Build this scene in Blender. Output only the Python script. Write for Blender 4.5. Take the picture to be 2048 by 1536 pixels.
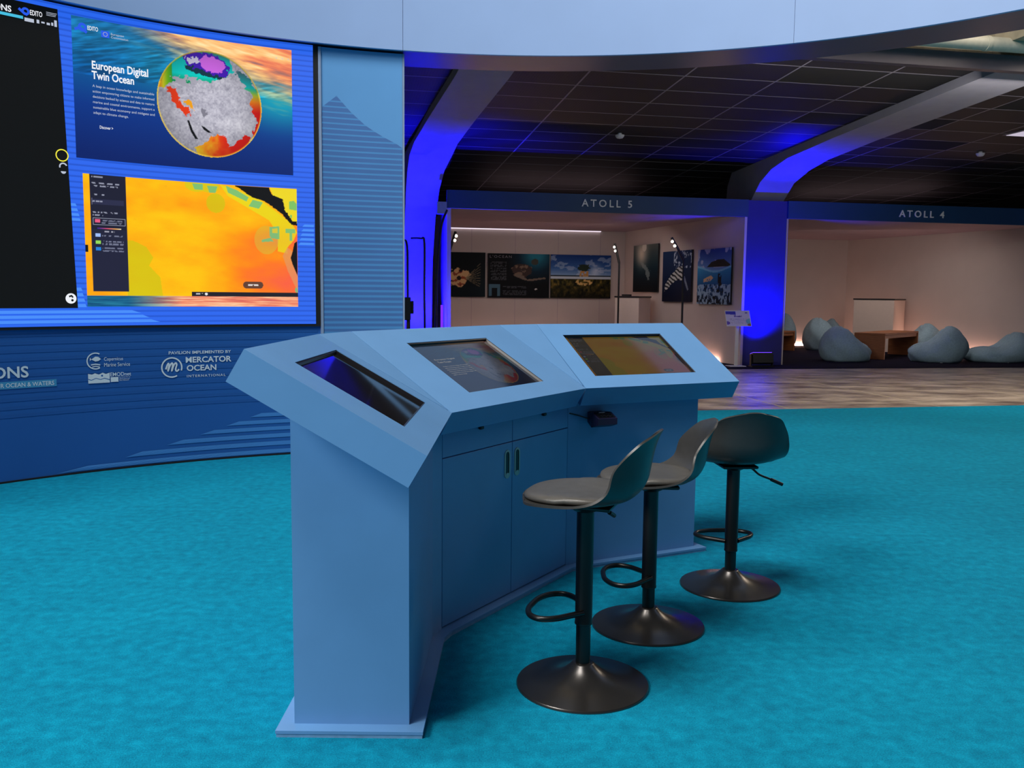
import bpy, math, random
import numpy as np
from mathutils import Vector, Matrix
random.seed(4)
for o in list(bpy.data.objects): bpy.data.objects.remove(o)
scene = bpy.context.scene
COL = scene.collection
PI = math.pi

# ------------------------------------------------------------------ camera
cd = bpy.data.cameras.new('camera'); cam = bpy.data.objects.new('camera', cd); COL.objects.link(cam)
scene.camera = cam
p_, r_ = 0.10095, 0.01046                      # pitch down, roll
c_, s_ = math.cos(r_), math.sin(r_)
right0 = Vector((1, 0, 0)); down0 = Vector((0, -math.sin(p_), -math.cos(p_))); fwd = Vector((0, math.cos(p_), -math.sin(p_)))
rgt = right0 * c_ - down0 * s_; dwn = right0 * s_ + down0 * c_
cam.matrix_world = Matrix(((rgt.x, -dwn.x, -fwd.x, 0), (rgt.y, -dwn.y, -fwd.y, 0), (rgt.z, -dwn.z, -fwd.z, 1.25), (0, 0, 0, 1)))
cd.sensor_width = 36; cd.lens = 1783.1 / 2048 * 36; cd.clip_end = 200

# ------------------------------------------------------------------ world, lights, exposure
w = bpy.data.worlds.new('world'); scene.world = w; w.use_nodes = True
w.node_tree.nodes['Background'].inputs[0].default_value = (0.80, 0.90, 1.0, 1)
w.node_tree.nodes['Background'].inputs[1].default_value = 0.06
vs = scene.view_settings
vs.view_transform = 'Standard'; vs.look = 'None'; vs.exposure = 0.0; vs.gamma = 1.0; vs.use_curve_mapping = False

def look_at(o, tgt):
    d = Vector(tgt) - o.location; o.rotation_euler = d.to_track_quat('-Z', 'Y').to_euler()
def area(name, loc, tgt, sx, sy, watt, col=(1, 1, 1)):
    l = bpy.data.lights.new(name, 'AREA'); l.shape = 'RECTANGLE'; l.size = sx; l.size_y = sy; l.energy = watt; l.color = col
    o = bpy.data.objects.new(name, l); o.location = loc; COL.objects.link(o); look_at(o, tgt); return o
def spot(name, loc, tgt, watt, col, ang, blend=0.6, size=0.08):
    l = bpy.data.lights.new(name, 'SPOT'); l.energy = watt; l.color = col; l.spot_size = math.radians(ang); l.spot_blend = blend; l.shadow_soft_size = size
    o = bpy.data.objects.new(name, l); o.location = loc; COL.objects.link(o); look_at(o, tgt); return o
ALPHA = math.radians(11.2)
CA, SA = math.cos(ALPHA), math.sin(ALPHA)
def hall(u, v, z=0.0): return Vector((u * CA - v * SA, u * SA + v * CA, z))   # hall frame: u along the booth fronts, v away from the viewer

area('hall_light_key', (-10.5, -4.4, 9.5), (1.5, 4.0, 1.2), 5.0, 4.0, 1750, (1.0, 0.97, 0.93))
area('hall_light_top', (-2.6, 0.3, 11.5), (1.2, 1.8, 0.0), 4.0, 4.0, 1000, (1.0, 0.97, 0.93))
area('fascia_fill', hall(7.0, 9.3, 3.5), hall(7.0, 15, 2.2), 6.0, 0.4, 34, (1.0, 0.92, 0.85))  # added fill lamp without a fixture, brightens booth fascias and lettering
area('aisle_light', hall(9.5, 8.2, 5.0), hall(9.0, 10.5, 0.0), 4.0, 1.2, 250, (1.0, 0.86, 0.70))
# blue uplights of the hall columns
spot('uplight_column_a', hall(1.40, 14.93, 0.10), hall(1.40, 15.42, 2.4), 3000, (0.004, 0.002, 1), 98, 0.7)
spot('uplight_column_b', hall(7.40, 14.62, 0.33), hall(7.58, 15.0, 1.9), 700, (0.004, 0.002, 1), 105, 1.0)
spot('uplight_rib_b', hall(7.72, 14.30, 2.75), hall(7.72, 14.1, 3.6), 150, (0.004, 0.002, 1), 120, 0.6)
spot('uplight_rib_c', hall(13.95, 14.30, 2.75), hall(13.9, 14.1, 3.6), 150, (0.004, 0.002, 1), 120, 0.6)

# ------------------------------------------------------------------ colour + materials
def lin(c):
    c = np.asarray(c, float) / 255.0
    return np.where(c <= 0.04045, c / 12.92, ((c + 0.055) / 1.055) ** 2.4)
def rgba(c): return tuple(float(x) for x in lin(c)) + (1.0,)
MATS = {}
def mat(name, col, rough=0.5, metal=0.0, var=0.0, scale=20.0, bump=0.0, bscale=200.0, spec=0.5, stretch=None, coat=0.0):
    if name in MATS: return MATS[name]
    m = bpy.data.materials.new(name); m.use_nodes = True; nt = m.node_tree; b = nt.nodes['Principled BSDF']
    b.inputs['Base Color'].default_value = rgba(col); b.inputs['Roughness'].default_value = rough
    b.inputs['Metallic'].default_value = metal; b.inputs['Specular IOR Level'].default_value = spec
    b.inputs['Coat Weight'].default_value = coat
    tc = nt.nodes.new('ShaderNodeTexCoord'); mp = nt.nodes.new('ShaderNodeMapping'); nt.links.new(tc.outputs['Object'], mp.inputs[0])
    if stretch: mp.inputs['Scale'].default_value = stretch
    n = nt.nodes.new('ShaderNodeTexNoise'); n.inputs['Scale'].default_value = scale; n.inputs['Detail'].default_value = 5
    nt.links.new(mp.outputs[0], n.inputs['Vector'])
    mx = nt.nodes.new('ShaderNodeMixRGB'); lc = lin(col)
    mx.inputs[1].default_value = tuple(float(x) for x in lc * (1 - var)) + (1,)
    mx.inputs[2].default_value = tuple(float(x) for x in np.minimum(lc * (1 + var), 1)) + (1,)
    cr = nt.nodes.new('ShaderNodeMapRange'); cr.inputs[1].default_value = 0.3; cr.inputs[2].default_value = 0.7
    nt.links.new(n.outputs[0], cr.inputs[0]); nt.links.new(cr.outputs[0], mx.inputs[0]); nt.links.new(mx.outputs[0], b.inputs['Base Color'])
    if bump:
        n2 = nt.nodes.new('ShaderNodeTexNoise'); n2.inputs['Scale'].default_value = bscale; n2.inputs['Detail'].default_value = 3
        nt.links.new(mp.outputs[0], n2.inputs['Vector'])
        bp = nt.nodes.new('ShaderNodeBump'); bp.inputs['Strength'].default_value = bump; bp.inputs['Distance'].default_value = 0.01
        nt.links.new(n2.outputs[0], bp.inputs['Height']); nt.links.new(bp.outputs[0], b.inputs['Normal'])
    MATS[name] = m; return m
def emis(name, col, strength=1.0):
    if name in MATS: return MATS[name]
    m = bpy.data.materials.new(name); m.use_nodes = True; b = m.node_tree.nodes['Principled BSDF']
    b.inputs['Base Color'].default_value = (0.01, 0.01, 0.01, 1); b.inputs['Roughness'].default_value = 0.6
    b.inputs['Specular IOR Level'].default_value = 0.15; b.inputs['Emission Color'].default_value = rgba(col); b.inputs['Emission Strength'].default_value = strength
    MATS[name] = m; return m
def attr_mat(name, emit, rough=0.45, spec=0.3, base_factor=1.0):
    m = bpy.data.materials.new(name); m.use_nodes = True; nt = m.node_tree; b = nt.nodes['Principled BSDF']
    a = nt.nodes.new('ShaderNodeAttribute'); a.attribute_name = 'Col'
    b.inputs['Roughness'].default_value = rough; b.inputs['Specular IOR Level'].default_value = spec
    if emit > 0:
        b.inputs['Base Color'].default_value = (0.006, 0.006, 0.007, 1)
        nt.links.new(a.outputs['Color'], b.inputs['Emission Color']); b.inputs['Emission Strength'].default_value = emit
    else: nt.links.new(a.outputs['Color'], b.inputs['Base Color'])
    MATS[name] = m; return m

mat('desk_blue', (104, 156, 208), 0.38, var=0.03, scale=6, spec=0.5)
mat('desk_blue_edge', (120, 165, 205), 0.55, var=0.12, scale=40)
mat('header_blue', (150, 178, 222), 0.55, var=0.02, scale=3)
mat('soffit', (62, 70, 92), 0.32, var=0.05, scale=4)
mat('panel_blue', (96, 158, 214), 0.6, var=0.02, scale=3)
mat('panel_stripe', (72, 116, 176), 0.6, var=0.03, scale=3)
mat('panel_line', (80, 146, 205), 0.6, var=0.03, scale=3)
mat('trim_grey', (140, 160, 190), 0.5, var=0.05)
mat('wall_navy', (26, 92, 170), 0.6, var=0.04, scale=2)
mat('wall_line', (25, 88, 164), 0.6, var=0.04, scale=2)
mat('wall_wave', (66, 136, 208), 0.6, var=0.04, scale=2)
mat('black_gap', (8, 10, 14), 0.7)
mat('print_white', (225, 232, 238), 0.6)
mat('print_teal', (66, 150, 196), 0.6)
mat('print_navy', (26, 92, 170), 0.6)
mat('stool_plastic', (56, 55, 53), 0.34, var=0.06, scale=60, bump=0.03, bscale=500, spec=0.45)
mat('stool_leather', (84, 81, 76), 0.36, var=0.08, scale=30, bump=0.08, bscale=300, spec=0.5)
mat('stool_black', (14, 15, 15), 0.33, var=0.1, scale=10, spec=0.5)
mat('stool_base', (88, 85, 83), 0.27, metal=0.85, var=0.1, scale=8)
mat('metal', (176, 180, 176), 0.38, metal=0.45, var=0.05)
mat('black_plastic', (18, 17, 24), 0.35, var=0.1)
mat('black_metal', (12, 12, 14), 0.45, var=0.1)
mat('device_purple', (34, 30, 62), 0.4, var=0.1)
mat('carpet_teal', (0, 158, 190), 0.95, var=0.0, spec=0.1)
mat('carpet_dark', (22, 20, 42), 0.95, var=0.25, scale=60, bump=0.3, bscale=300, spec=0.1)
mat('ceiling_grid', (118, 114, 124), 0.5, var=0.1)
mat('ceiling_void', (3, 3, 4), 0.9)
mat('rib_grey', (140, 140, 152), 0.6, var=0.05, scale=5)
mat('booth_white', (202, 187, 180), 0.75, var=0.03, scale=2)
mat('booth_ceiling', (170, 150, 160), 0.8, var=0.03, scale=2)
mat('fascia_navy', (8, 62, 110), 0.55, var=0.05, scale=3)
mat('letter_grey', (238, 242, 244), 0.5)
mat('column_blue_tint', (44, 44, 118), 0.7, var=0.04, scale=4)  # pale column, the blue of its uplight put into the base colour
mat('bag_fabric', (152, 180, 194), 0.9, var=0.10, scale=35, bump=0.25, bscale=60, spec=0.15)
mat('wood', (150, 92, 52), 0.5, var=0.22, scale=5, stretch=(1, 1, 14))
mat('plinth_white', (214, 196, 184), 0.7, var=0.02)
mat('stand_white', (215, 212, 208), 0.5, var=0.03)
mat('concrete', (170, 158, 134), 0.85, var=0.18, scale=5, bump=0.2, bscale=20)
mat('pipe_white', (210, 205, 186), 0.5, var=0.06)
mat('bulkhead', (92, 84, 92), 0.4, var=0.1, scale=3)
mat('dark_wall', (10, 10, 13), 0.9, var=0.2)
mat('detector_white', (200, 200, 205), 0.5)
emis('led_spot', (255, 240, 215), 14.0); emis('strip_warm', (255, 198, 176), 22.0); emis('strip_cool', (235, 220, 235), 1.3)
emis('stage_lens', (105, 60, 255), 2.2); emis('ceiling_lamp', (215, 205, 225), 0.8)
emis('led_white', (240, 243, 250), 1.0); emis('led_yellow', (245, 236, 70), 1.0); emis('led_black', (9, 9, 9), 1.0)
emis('led_cyan', (70, 190, 225), 1.0); emis('led_blue', (40, 90, 235), 1.0); emis('led_grey', (120, 125, 140), 1.0); emis('led_pale', (205, 215, 235), 0.8)
attr_mat('screen_attr', 1.0, 0.6, 0.2); attr_mat('print_attr', 0.0, 0.6, 0.15); attr_mat('touch_attr', 0.085, 0.07, 0.5)
b_ = emis('touch_off', (8, 8, 10), 0.2).node_tree.nodes['Principled BSDF']; b_.inputs['Roughness'].default_value = 0.06; b_.inputs['Specular IOR Level'].default_value = 0.5

def carpet_nodes():
    m = MATS['carpet_teal']; nt = m.node_tree; b = nt.nodes['Principled BSDF']
    tc = nt.nodes.new('ShaderNodeTexCoord')
    def noise(s, d, vec=None, r=0.6):
        n = nt.nodes.new('ShaderNodeTexNoise'); n.inputs['Scale'].default_value = s; n.inputs['Detail'].default_value = d; n.inputs['Roughness'].default_value = r
        nt.links.new(vec or tc.outputs['Object'], n.inputs['Vector']); return n.outputs[0]
    fine = noise(230, 4); mid = noise(22, 6); big = noise(1.1, 3)
    mp = nt.nodes.new('ShaderNodeMapping'); mp.inputs['Scale'].default_value = (1.2, 7, 1); mp.inputs['Rotation'].default_value = (0, 0, 0.1); nt.links.new(tc.outputs['Object'], mp.inputs[0])
    wear = noise(2.5, 5, mp.outputs[0])
    def math_(op, a, bb):
        n = nt.nodes.new('ShaderNodeMath'); n.operation = op
        for i, x in enumerate((a, bb)):
            if isinstance(x, (int, float)): n.inputs[i].default_value = x
            else: nt.links.new(x, n.inputs[i])
        return n.outputs[0]
    s = math_('ADD', math_('MULTIPLY', fine, 1.05), math_('ADD', math_('MULTIPLY', mid, 0.7), math_('ADD', math_('MULTIPLY', big, 0.25), math_('MULTIPLY', wear, 0.2))))
    mr = nt.nodes.new('ShaderNodeMapRange'); mr.inputs[1].default_value = 0.8; mr.inputs[2].default_value = 1.4; nt.links.new(s, mr.inputs[0])
    cr = nt.nodes.new('ShaderNodeValToRGB'); cr.color_ramp.elements[0].color = rgba((0, 94, 126)); cr.color_ramp.elements[1].color = rgba((6, 163, 198))
    cr.color_ramp.elements[0].position = 0.0; e = cr.color_ramp.elements.new(0.5); e.color = rgba((0, 130, 163))
    nt.links.new(mr.outputs[0], cr.inputs[0]); nt.links.new(cr.outputs[0], b.inputs['Base Color'])
    bp = nt.nodes.new('ShaderNodeBump'); bp.inputs['Strength'].default_value = 0.5; bp.inputs['Distance'].default_value = 0.006
    nt.links.new(fine, bp.inputs['Height']); nt.links.new(bp.outputs[0], b.inputs['Normal'])
    b.inputs['Sheen Weight'].default_value = 0.25; b.inputs['Sheen Tint'].default_value = rgba((60, 190, 215))
carpet_nodes()
def concrete_floor():
    m = bpy.data.materials.new('floor_concrete'); m.use_nodes = True; nt = m.node_tree; b = nt.nodes['Principled BSDF']
    tc = nt.nodes.new('ShaderNodeTexCoord'); mp = nt.nodes.new('ShaderNodeMapping'); mp.inputs['Rotation'].default_value = (0, 0, -0.45); mp.inputs['Scale'].default_value = (0.7, 1.5, 1)
    nt.links.new(tc.outputs['Object'], mp.inputs[0])
    n = nt.nodes.new('ShaderNodeTexNoise'); n.inputs['Scale'].default_value = 1.9; n.inputs['Detail'].default_value = 10; n.inputs['Roughness'].default_value = 0.68; nt.links.new(mp.outputs[0], n.inputs['Vector'])
    cr = nt.nodes.new('ShaderNodeValToRGB'); cr.color_ramp.elements[0].color = rgba((92, 78, 72)); cr.color_ramp.elements[1].color = rgba((226, 208, 186))
    cr.color_ramp.elements[0].position = 0.36; cr.color_ramp.elements[1].position = 0.66
    nt.links.new(n.outputs[0], cr.inputs[0]); nt.links.new(cr.outputs[0], b.inputs['Base Color'])
    b.inputs['Roughness'].default_value = 0.3; b.inputs['Specular IOR Level'].default_value = 0.45
    MATS['floor_concrete'] = m
concrete_floor()
def tile_mat():
    m = bpy.data.materials.new('ceiling_tile'); m.use_nodes = True; nt = m.node_tree; b = nt.nodes['Principled BSDF']
    tc = nt.nodes.new('ShaderNodeTexCoord'); wv = nt.nodes.new('ShaderNodeTexWave'); wv.inputs['Scale'].default_value = 9; wv.inputs['Distortion'].default_value = 0
    nt.links.new(tc.outputs['Object'], wv.inputs['Vector'])
    cr = nt.nodes.new('ShaderNodeValToRGB'); cr.color_ramp.elements[0].color = rgba((6, 6, 8)); cr.color_ramp.elements[1].color = rgba((22, 22, 26))
    nt.links.new(wv.outputs[1], cr.inputs[0]); nt.links.new(cr.outputs[0], b.inputs['Base Color']); b.inputs['Roughness'].default_value = 0.6
    MATS['ceiling_tile'] = m
tile_mat()
def led_bg():
    m = bpy.data.materials.new('led_background'); m.use_nodes = True; nt = m.node_tree; b = nt.nodes['Principled BSDF']
    g = nt.nodes.new('ShaderNodeNewGeometry'); sx = nt.nodes.new('ShaderNodeSeparateXYZ'); nt.links.new(g.outputs['Position'], sx.inputs[0])
    a = nt.nodes.new('ShaderNodeMath'); a.operation = 'MULTIPLY'; a.inputs[1].default_value = 27.0; nt.links.new(sx.outputs[2], a.inputs[0])
    f = nt.nodes.new('ShaderNodeMath'); f.operation = 'FRACT'; nt.links.new(a.outputs[0], f.inputs[0])
    cr = nt.nodes.new('ShaderNodeValToRGB'); e = cr.color_ramp.elements
    e[0].color = rgba((40, 100, 236)); e[0].position = 0.0; e[1].color = rgba((36, 96, 232)); e[1].position = 1.0
    k = e.new(0.55); k.color = rgba((40, 102, 238)); k = e.new(0.75); k.color = rgba((28, 82, 204)); k = e.new(0.85); k.color = rgba((30, 84, 208))
    nt.links.new(f.outputs[0], cr.inputs[0]); nt.links.new(cr.outputs[0], b.inputs['Emission Color']); b.inputs['Emission Strength'].default_value = 1.0
    b.inputs['Base Color'].default_value = (0.02, 0.02, 0.03, 1); MATS['led_background'] = m
led_bg(); emis('led_stripe', (74, 142, 250), 1.0)

# ------------------------------------------------------------------ mesh helpers
class MB:
    def __init__(s): s.v = []; s.f = []
    def add(s, vs_, fs):
        k = len(s.v); s.v += [tuple(x) for x in vs_]; s.f += [tuple(i + k for i in q) for q in fs]; return s
    def box(s, c, d, rz=0.0):
        x, y, z = c; a, b, h = d[0] / 2, d[1] / 2, d[2] / 2; cs, sn = math.cos(rz), math.sin(rz); vv = []
        for dz in (-h, h):
            for dx, dy in ((-a, -b), (a, -b), (a, b), (-a, b)): vv.append((x + dx * cs - dy * sn, y + dx * sn + dy * cs, z + dz))
        return s.add(vv, [(3, 2, 1, 0), (4, 5, 6, 7), (0, 1, 5, 4), (1, 2, 6, 5), (2, 3, 7, 6), (3, 0, 4, 7)])
    def bbox(s, c, d, bev=0.004, rz=0.0):       # box with chamfered vertical and top edges
        x, y, z = c; a, b, h = d[0] / 2, d[1] / 2, d[2] / 2; cs, sn = math.cos(rz), math.sin(rz)
        def ring(i, zz, cut): 
            A, B = a - i, b - i
            pts = [(-A + cut, -B), (A - cut, -B), (A, -B + cut), (A, B - cut), (A - cut, B), (-A + cut, B), (-A, B - cut), (-A, -B + cut)]
            return [(x + px * cs - py * sn, y + px * sn + py * cs, zz) for px, py in pts]
        R = [ring(bev, z - h, bev), ring(0, z - h + bev, bev), ring(0, z + h - bev, bev), ring(bev, z + h, bev)]
        return s.loft(R, True, True)
    def loft(s, rings, cap0=False, cap1=False, closed=True):
        n = len(rings[0]); vv = [p for r in rings for p in r]; ff = []
        for i in range(len(rings) - 1):
            for j in range(n if closed else n - 1):
                k = (j + 1) % n; ff.append((i * n + j, i * n + k, (i + 1) * n + k, (i + 1) * n + j))
        if cap0: ff.append(tuple(range(n))[::-1])
        if cap1: ff.append(tuple((len(rings) - 1) * n + j for j in range(n)))
        return s.add(vv, ff)
    def lathe(s, prof, n=48, c=(0, 0, 0)):
        return s.loft([[(c[0] + r * math.cos(2 * PI * j / n), c[1] + r * math.sin(2 * PI * j / n), c[2] + z) for j in range(n)] for r, z in prof], True, True)
    def tube(s, pts, r, n=10, closed=False, caps=True):
        pts = [Vector(p) for p in pts]; N = len(pts); rings = []; up = Vector((0, 0, 1)); prev = None
        for i in range(N):
            if closed: t = pts[(i + 1) % N] - pts[i - 1]
            else: t = pts[min(i + 1, N - 1)] - pts[max(i - 1, 0)]
            t.normalize()
            a = (prev if prev is not None else (up if abs(t.z) < 0.95 else Vector((1, 0, 0))))
            a = (a - t * a.dot(t)).normalized(); b = t.cross(a); prev = a
            rr = r[i] if isinstance(r, (list, tuple)) else r
            rings.append([tuple(pts[i] + a * rr * math.cos(2 * PI * j / n) + b * rr * math.sin(2 * PI * j / n)) for j in range(n)])
        if closed: rings.append(rings[0])
        return s.loft(rings, not closed and caps, not closed and caps)
    def prism(s, poly, z0, z1):                 # z0/z1 scalar or per-vertex lists
        n = len(poly); Z0 = z0 if isinstance(z0, (list, tuple)) else [z0] * n; Z1 = z1 if isinstance(z1, (list, tuple)) else [z1] * n
        return s.loft([[(p[0], p[1], Z0[i]) for i, p in enumerate(poly)], [(p[0], p[1], Z1[i]) for i, p in enumerate(poly)]], True, True)
def build(name, mb, m, parent=None, smooth=None, loc=(0, 0, 0), rz=0.0):
    me = bpy.data.meshes.new(name); me.from_pydata(mb.v, [], mb.f); me.update()
    for mm in (m if isinstance(m, (list, tuple)) else [m]): me.materials.append(MATS[mm] if isinstance(mm, str) else mm)
    o = bpy.data.objects.new(name, me); COL.objects.link(o); o.location = loc; o.rotation_euler = (0, 0, rz)
    import bmesh
    bm = bmesh.new(); bm.from_mesh(me); bmesh.ops.recalc_face_normals(bm, faces=bm.faces); bm.to_mesh(me); bm.free()
    if smooth:
        for p in me.polygons: p.use_smooth = True
        me.set_sharp_from_angle(angle=math.radians(smooth))
    if parent: o.parent = parent
    return o
def tag(o, label, cat, group=None):
    o['label'] = label; o['category'] = cat
    if group: o['group'] = group
    return o
def struct(o): o['kind'] = 'structure'; return o
def thing(name, label, cat, loc=(0, 0, 0), rz=0.0, group=None):
    o = bpy.data.objects.new(name, None); COL.objects.link(o); o.location = loc; o.rotation_euler = (0, 0, rz); o.empty_display_size = 0.1
    return tag(o, label, cat, group)
def smoothpath(pts, n=6, closed=False):          # Catmull-Rom
    P = [Vector(p) for p in pts]; N = len(P); out = []
    segs = N if closed else N - 1
    for i in range(segs):
        p0 = P[(i - 1) % N] if (closed or i > 0) else P[0]; p1 = P[i]; p2 = P[(i + 1) % N]; p3 = P[(i + 2) % N] if (closed or i + 2 < N) else P[-1]
        for k in range(n):
            t = k / n; out.append(0.5 * ((2 * p1) + (p2 - p0) * t + (2 * p0 - 5 * p1 + 4 * p2 - p3) * t * t + (3 * p1 - p0 - 3 * p2 + p3) * t ** 3))
    if not closed: out.append(P[-1])
    return out
def text2d(body, size, bold=0.0, space=1.0, line=1.0, align='LEFT'):
    cu = bpy.data.curves.new('txt', 'FONT'); cu.body = body; cu.size = size; cu.offset = bold * size; cu.space_character = space; cu.space_line = line; cu.align_x = align
    cu.resolution_u = 3
    ob = bpy.data.objects.new('txt', cu); COL.objects.link(ob); bpy.context.view_layer.update()
    dg = bpy.context.evaluated_depsgraph_get(); me = bpy.data.meshes.new_from_object(ob.evaluated_get(dg))
    V = [(v.co.x, v.co.y) for v in me.vertices]; F = [tuple(p.vertices) for p in me.polygons]
    bpy.data.meshes.remove(me); bpy.data.objects.remove(ob); bpy.data.curves.remove(cu)
    return V, F
def fit_text(body, width, height, **k):          # scaled to an exact cap box, origin lower left
    V, F = text2d(body, 1.0, **k); xs = [v[0] for v in V]; ys = [v[1] for v in V]
    x0, x1, y0, y1 = min(xs), max(xs), min(ys), max(ys)
    return [((x - x0) / (x1 - x0) * width, (y - y0) / (y1 - y0) * height) for x, y in V], F

# pavilion cylinder frame
CX, CY, RW = 0.141, 2.665, 4.522
def cyl(R, deg, z): a = math.radians(deg); return (CX + R * math.sin(a), CY + R * math.cos(a), z)
def arc_box(mb, R0, R1, a0, a1, z0, z1, n=48):
    rings = []
    for i in range(n + 1):
        a = a0 + (a1 - a0) * i / n; rings.append([cyl(R0, a, z0), cyl(R1, a, z0), cyl(R1, a, z1), cyl(R0, a, z1)])
    return mb.loft(rings, True, True)
def arc_strip(mb, R, aL0, aL1, aR0, aR1, z0, z1, n=20):   # flat print patch: left end aL0 (bottom) aL1 (top)
    vv = []; ff = []
    for i in range(n + 1):
        t = i / n; vv += [cyl(R, aL0 + (aR0 - aL0) * t, z0), cyl(R, aL1 + (aR1 - aL1) * t, z1)]
        if i: ff.append((2 * i - 2, 2 * i, 2 * i + 1, 2 * i - 1))
    return mb.add(vv, ff)
DEG = math.degrees(1.0 / RW)                     # degrees per metre of wall
def arc_flat(mb, V, F, R, deg0, z0): return mb.add([cyl(R, deg0 + x * DEG, z0 + y) for x, y in V], F)
def disc2d(cx, cy, r0, r1, a0=0, a1=360, n=48):
    V = []; F = []
    for i in range(n + 1):
        a = math.radians(a0 + (a1 - a0) * i / n); V += [(cx + r0 * math.cos(a), cy + r0 * math.sin(a)), (cx + r1 * math.cos(a), cy + r1 * math.sin(a))]
        if i: F.append((2 * i - 2, 2 * i - 1, 2 * i + 1, 2 * i))
    return V, F
def stroke2d(pts, wdt):
    P = [Vector((a, b, 0)) for a, b in pts]; V = []; F = []
    for i in range(len(P)):
        t = (P[min(i + 1, len(P) - 1)] - P[max(i - 1, 0)]).normalized(); n = Vector((-t.y, t.x, 0)) * wdt / 2
        V += [(P[i] + n).to_2d()[:], (P[i] - n).to_2d()[:]]
        if i: F.append((2 * i - 2, 2 * i - 1, 2 * i + 1, 2 * i))
    return V, F

# ------------------------------------------------------------------ procedural painting for screens and prints
def vnoise(x, y, seed=0):
    xi = np.floor(x).astype(np.int64); yi = np.floor(y).astype(np.int64); fx = x - xi; fy = y - yi
    fx = fx * fx * (3 - 2 * fx); fy = fy * fy * (3 - 2 * fy)
    def h(a, b):
        n = (a * 374761393 + b * 668265263 + seed * 1442695041) & 0x7fffffff; n = ((n ^ (n >> 13)) * 1274126177) & 0x7fffffff
        return ((n ^ (n >> 16)) & 0xffff) / 65535.0
    return (h(xi, yi) * (1 - fx) + h(xi + 1, yi) * fx) * (1 - fy) + (h(xi, yi + 1) * (1 - fx) + h(xi + 1, yi + 1) * fx) * fy
def fbm(x, y, o=4, seed=0):
    s = 0; a = 0.5; t = 0
    for i in range(o): s = s + a * vnoise(x * 2 ** i, y * 2 ** i, seed + i); t += a; a *= 0.5
    return s / t
def inpoly(x, y, poly):
    r = np.zeros(x.shape, bool); n = len(poly)
    for i in range(n):
        x0, y0 = poly[i]; x1, y1 = poly[(i + 1) % n]
        if y0 == y1: continue
        c = ((y0 > y) != (y1 > y)) & (x < (x1 - x0) * (y - y0) / (y1 - y0) + x0); r ^= c
    return r
def C3(*c): return np.array(c, float)
def ramp(t, stops):
    t = np.clip(t, 0, 1); P = [s[0] for s in stops]; return np.stack([np.interp(t, P, [s[1][k] for s in stops]) for k in range(3)], -1)
def put(img, mask, col, a=1.0):
    m = (mask.astype(float) * a)[..., None]; return img * (1 - m) + np.asarray(col, float) * m
def painted(name, fn, nx, ny, posfn, material, parent):
    u, v = np.meshgrid(np.linspace(0, 1, nx), np.linspace(0, 1, ny)); img = np.clip(fn(u, v), 0, 255); L = lin(img)
    verts = [posfn(float(a), float(b)) for a, b in zip(u.ravel(), v.ravel())]
    faces = [(j * nx + i, j * nx + i + 1, (j + 1) * nx + i + 1, (j + 1) * nx + i) for j in range(ny - 1) for i in range(nx - 1)]
    me = bpy.data.meshes.new(name); me.from_pydata(verts, [], faces); me.update()
    at = me.color_attributes.new('Col', 'FLOAT_COLOR', 'POINT'); buf = np.ones((nx * ny, 4), np.float32); buf[:, :3] = L.reshape(-1, 3); at.data.foreach_set('color', buf.ravel())
    me.materials.append(MATS[material]); o = bpy.data.objects.new(name, me); COL.objects.link(o)
    if parent: o.parent = parent
    return o
def ocean_bg(u, v):
    n = fbm(u * 9 + v * 3, v * 34 + u * 8, 4, 3); base = ramp(v + 0.1 * (u - 0.5), [(0, (8, 34, 104)), (0.35, (8, 52, 134)), (0.65, (6, 92, 152)), (0.85, (20, 110, 160)), (1, (30, 92, 140))])
    teal = np.exp(-(((u - 0.95) / 0.2) ** 2 + ((v - 0.62) / 0.22) ** 2)); base = base * (1 - 0.75 * teal[..., None]) + C3(20, 190, 200) * 0.75 * teal[..., None]
    t2 = np.exp(-(((u - 0.36) / 0.12) ** 2 + ((v - 0.72) / 0.16) ** 2)); base = base * (1 - 0.5 * t2[..., None]) + C3(20, 140, 170) * 0.5 * t2[..., None]
    s = np.clip((v - (0.86 - 0.34 * np.clip((u - 0.25) / 0.75, 0, 1))) * 4 + (n - 0.5) * 1.1, 0, 1) * np.clip((u - 0.2) * 4, 0, 1)
    sky = ramp(n + 0.25 * np.exp(-((u - 0.6) / 0.25) ** 2), [(0.2, (196, 96, 84)), (0.5, (244, 134, 92)), (0.75, (255, 190, 118)), (1, (255, 232, 170))])
    img = base * (1 - s[..., None]) + sky * s[..., None]
    wv = fbm(u * 14, v * 60 - u * 25, 3, 9); dk = (v > 0.6) * (1 - s) * np.clip((wv - 0.5) * 2, -0.4, 0.6); img = img * (1 + 0.5 * dk[..., None])
    return img
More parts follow.
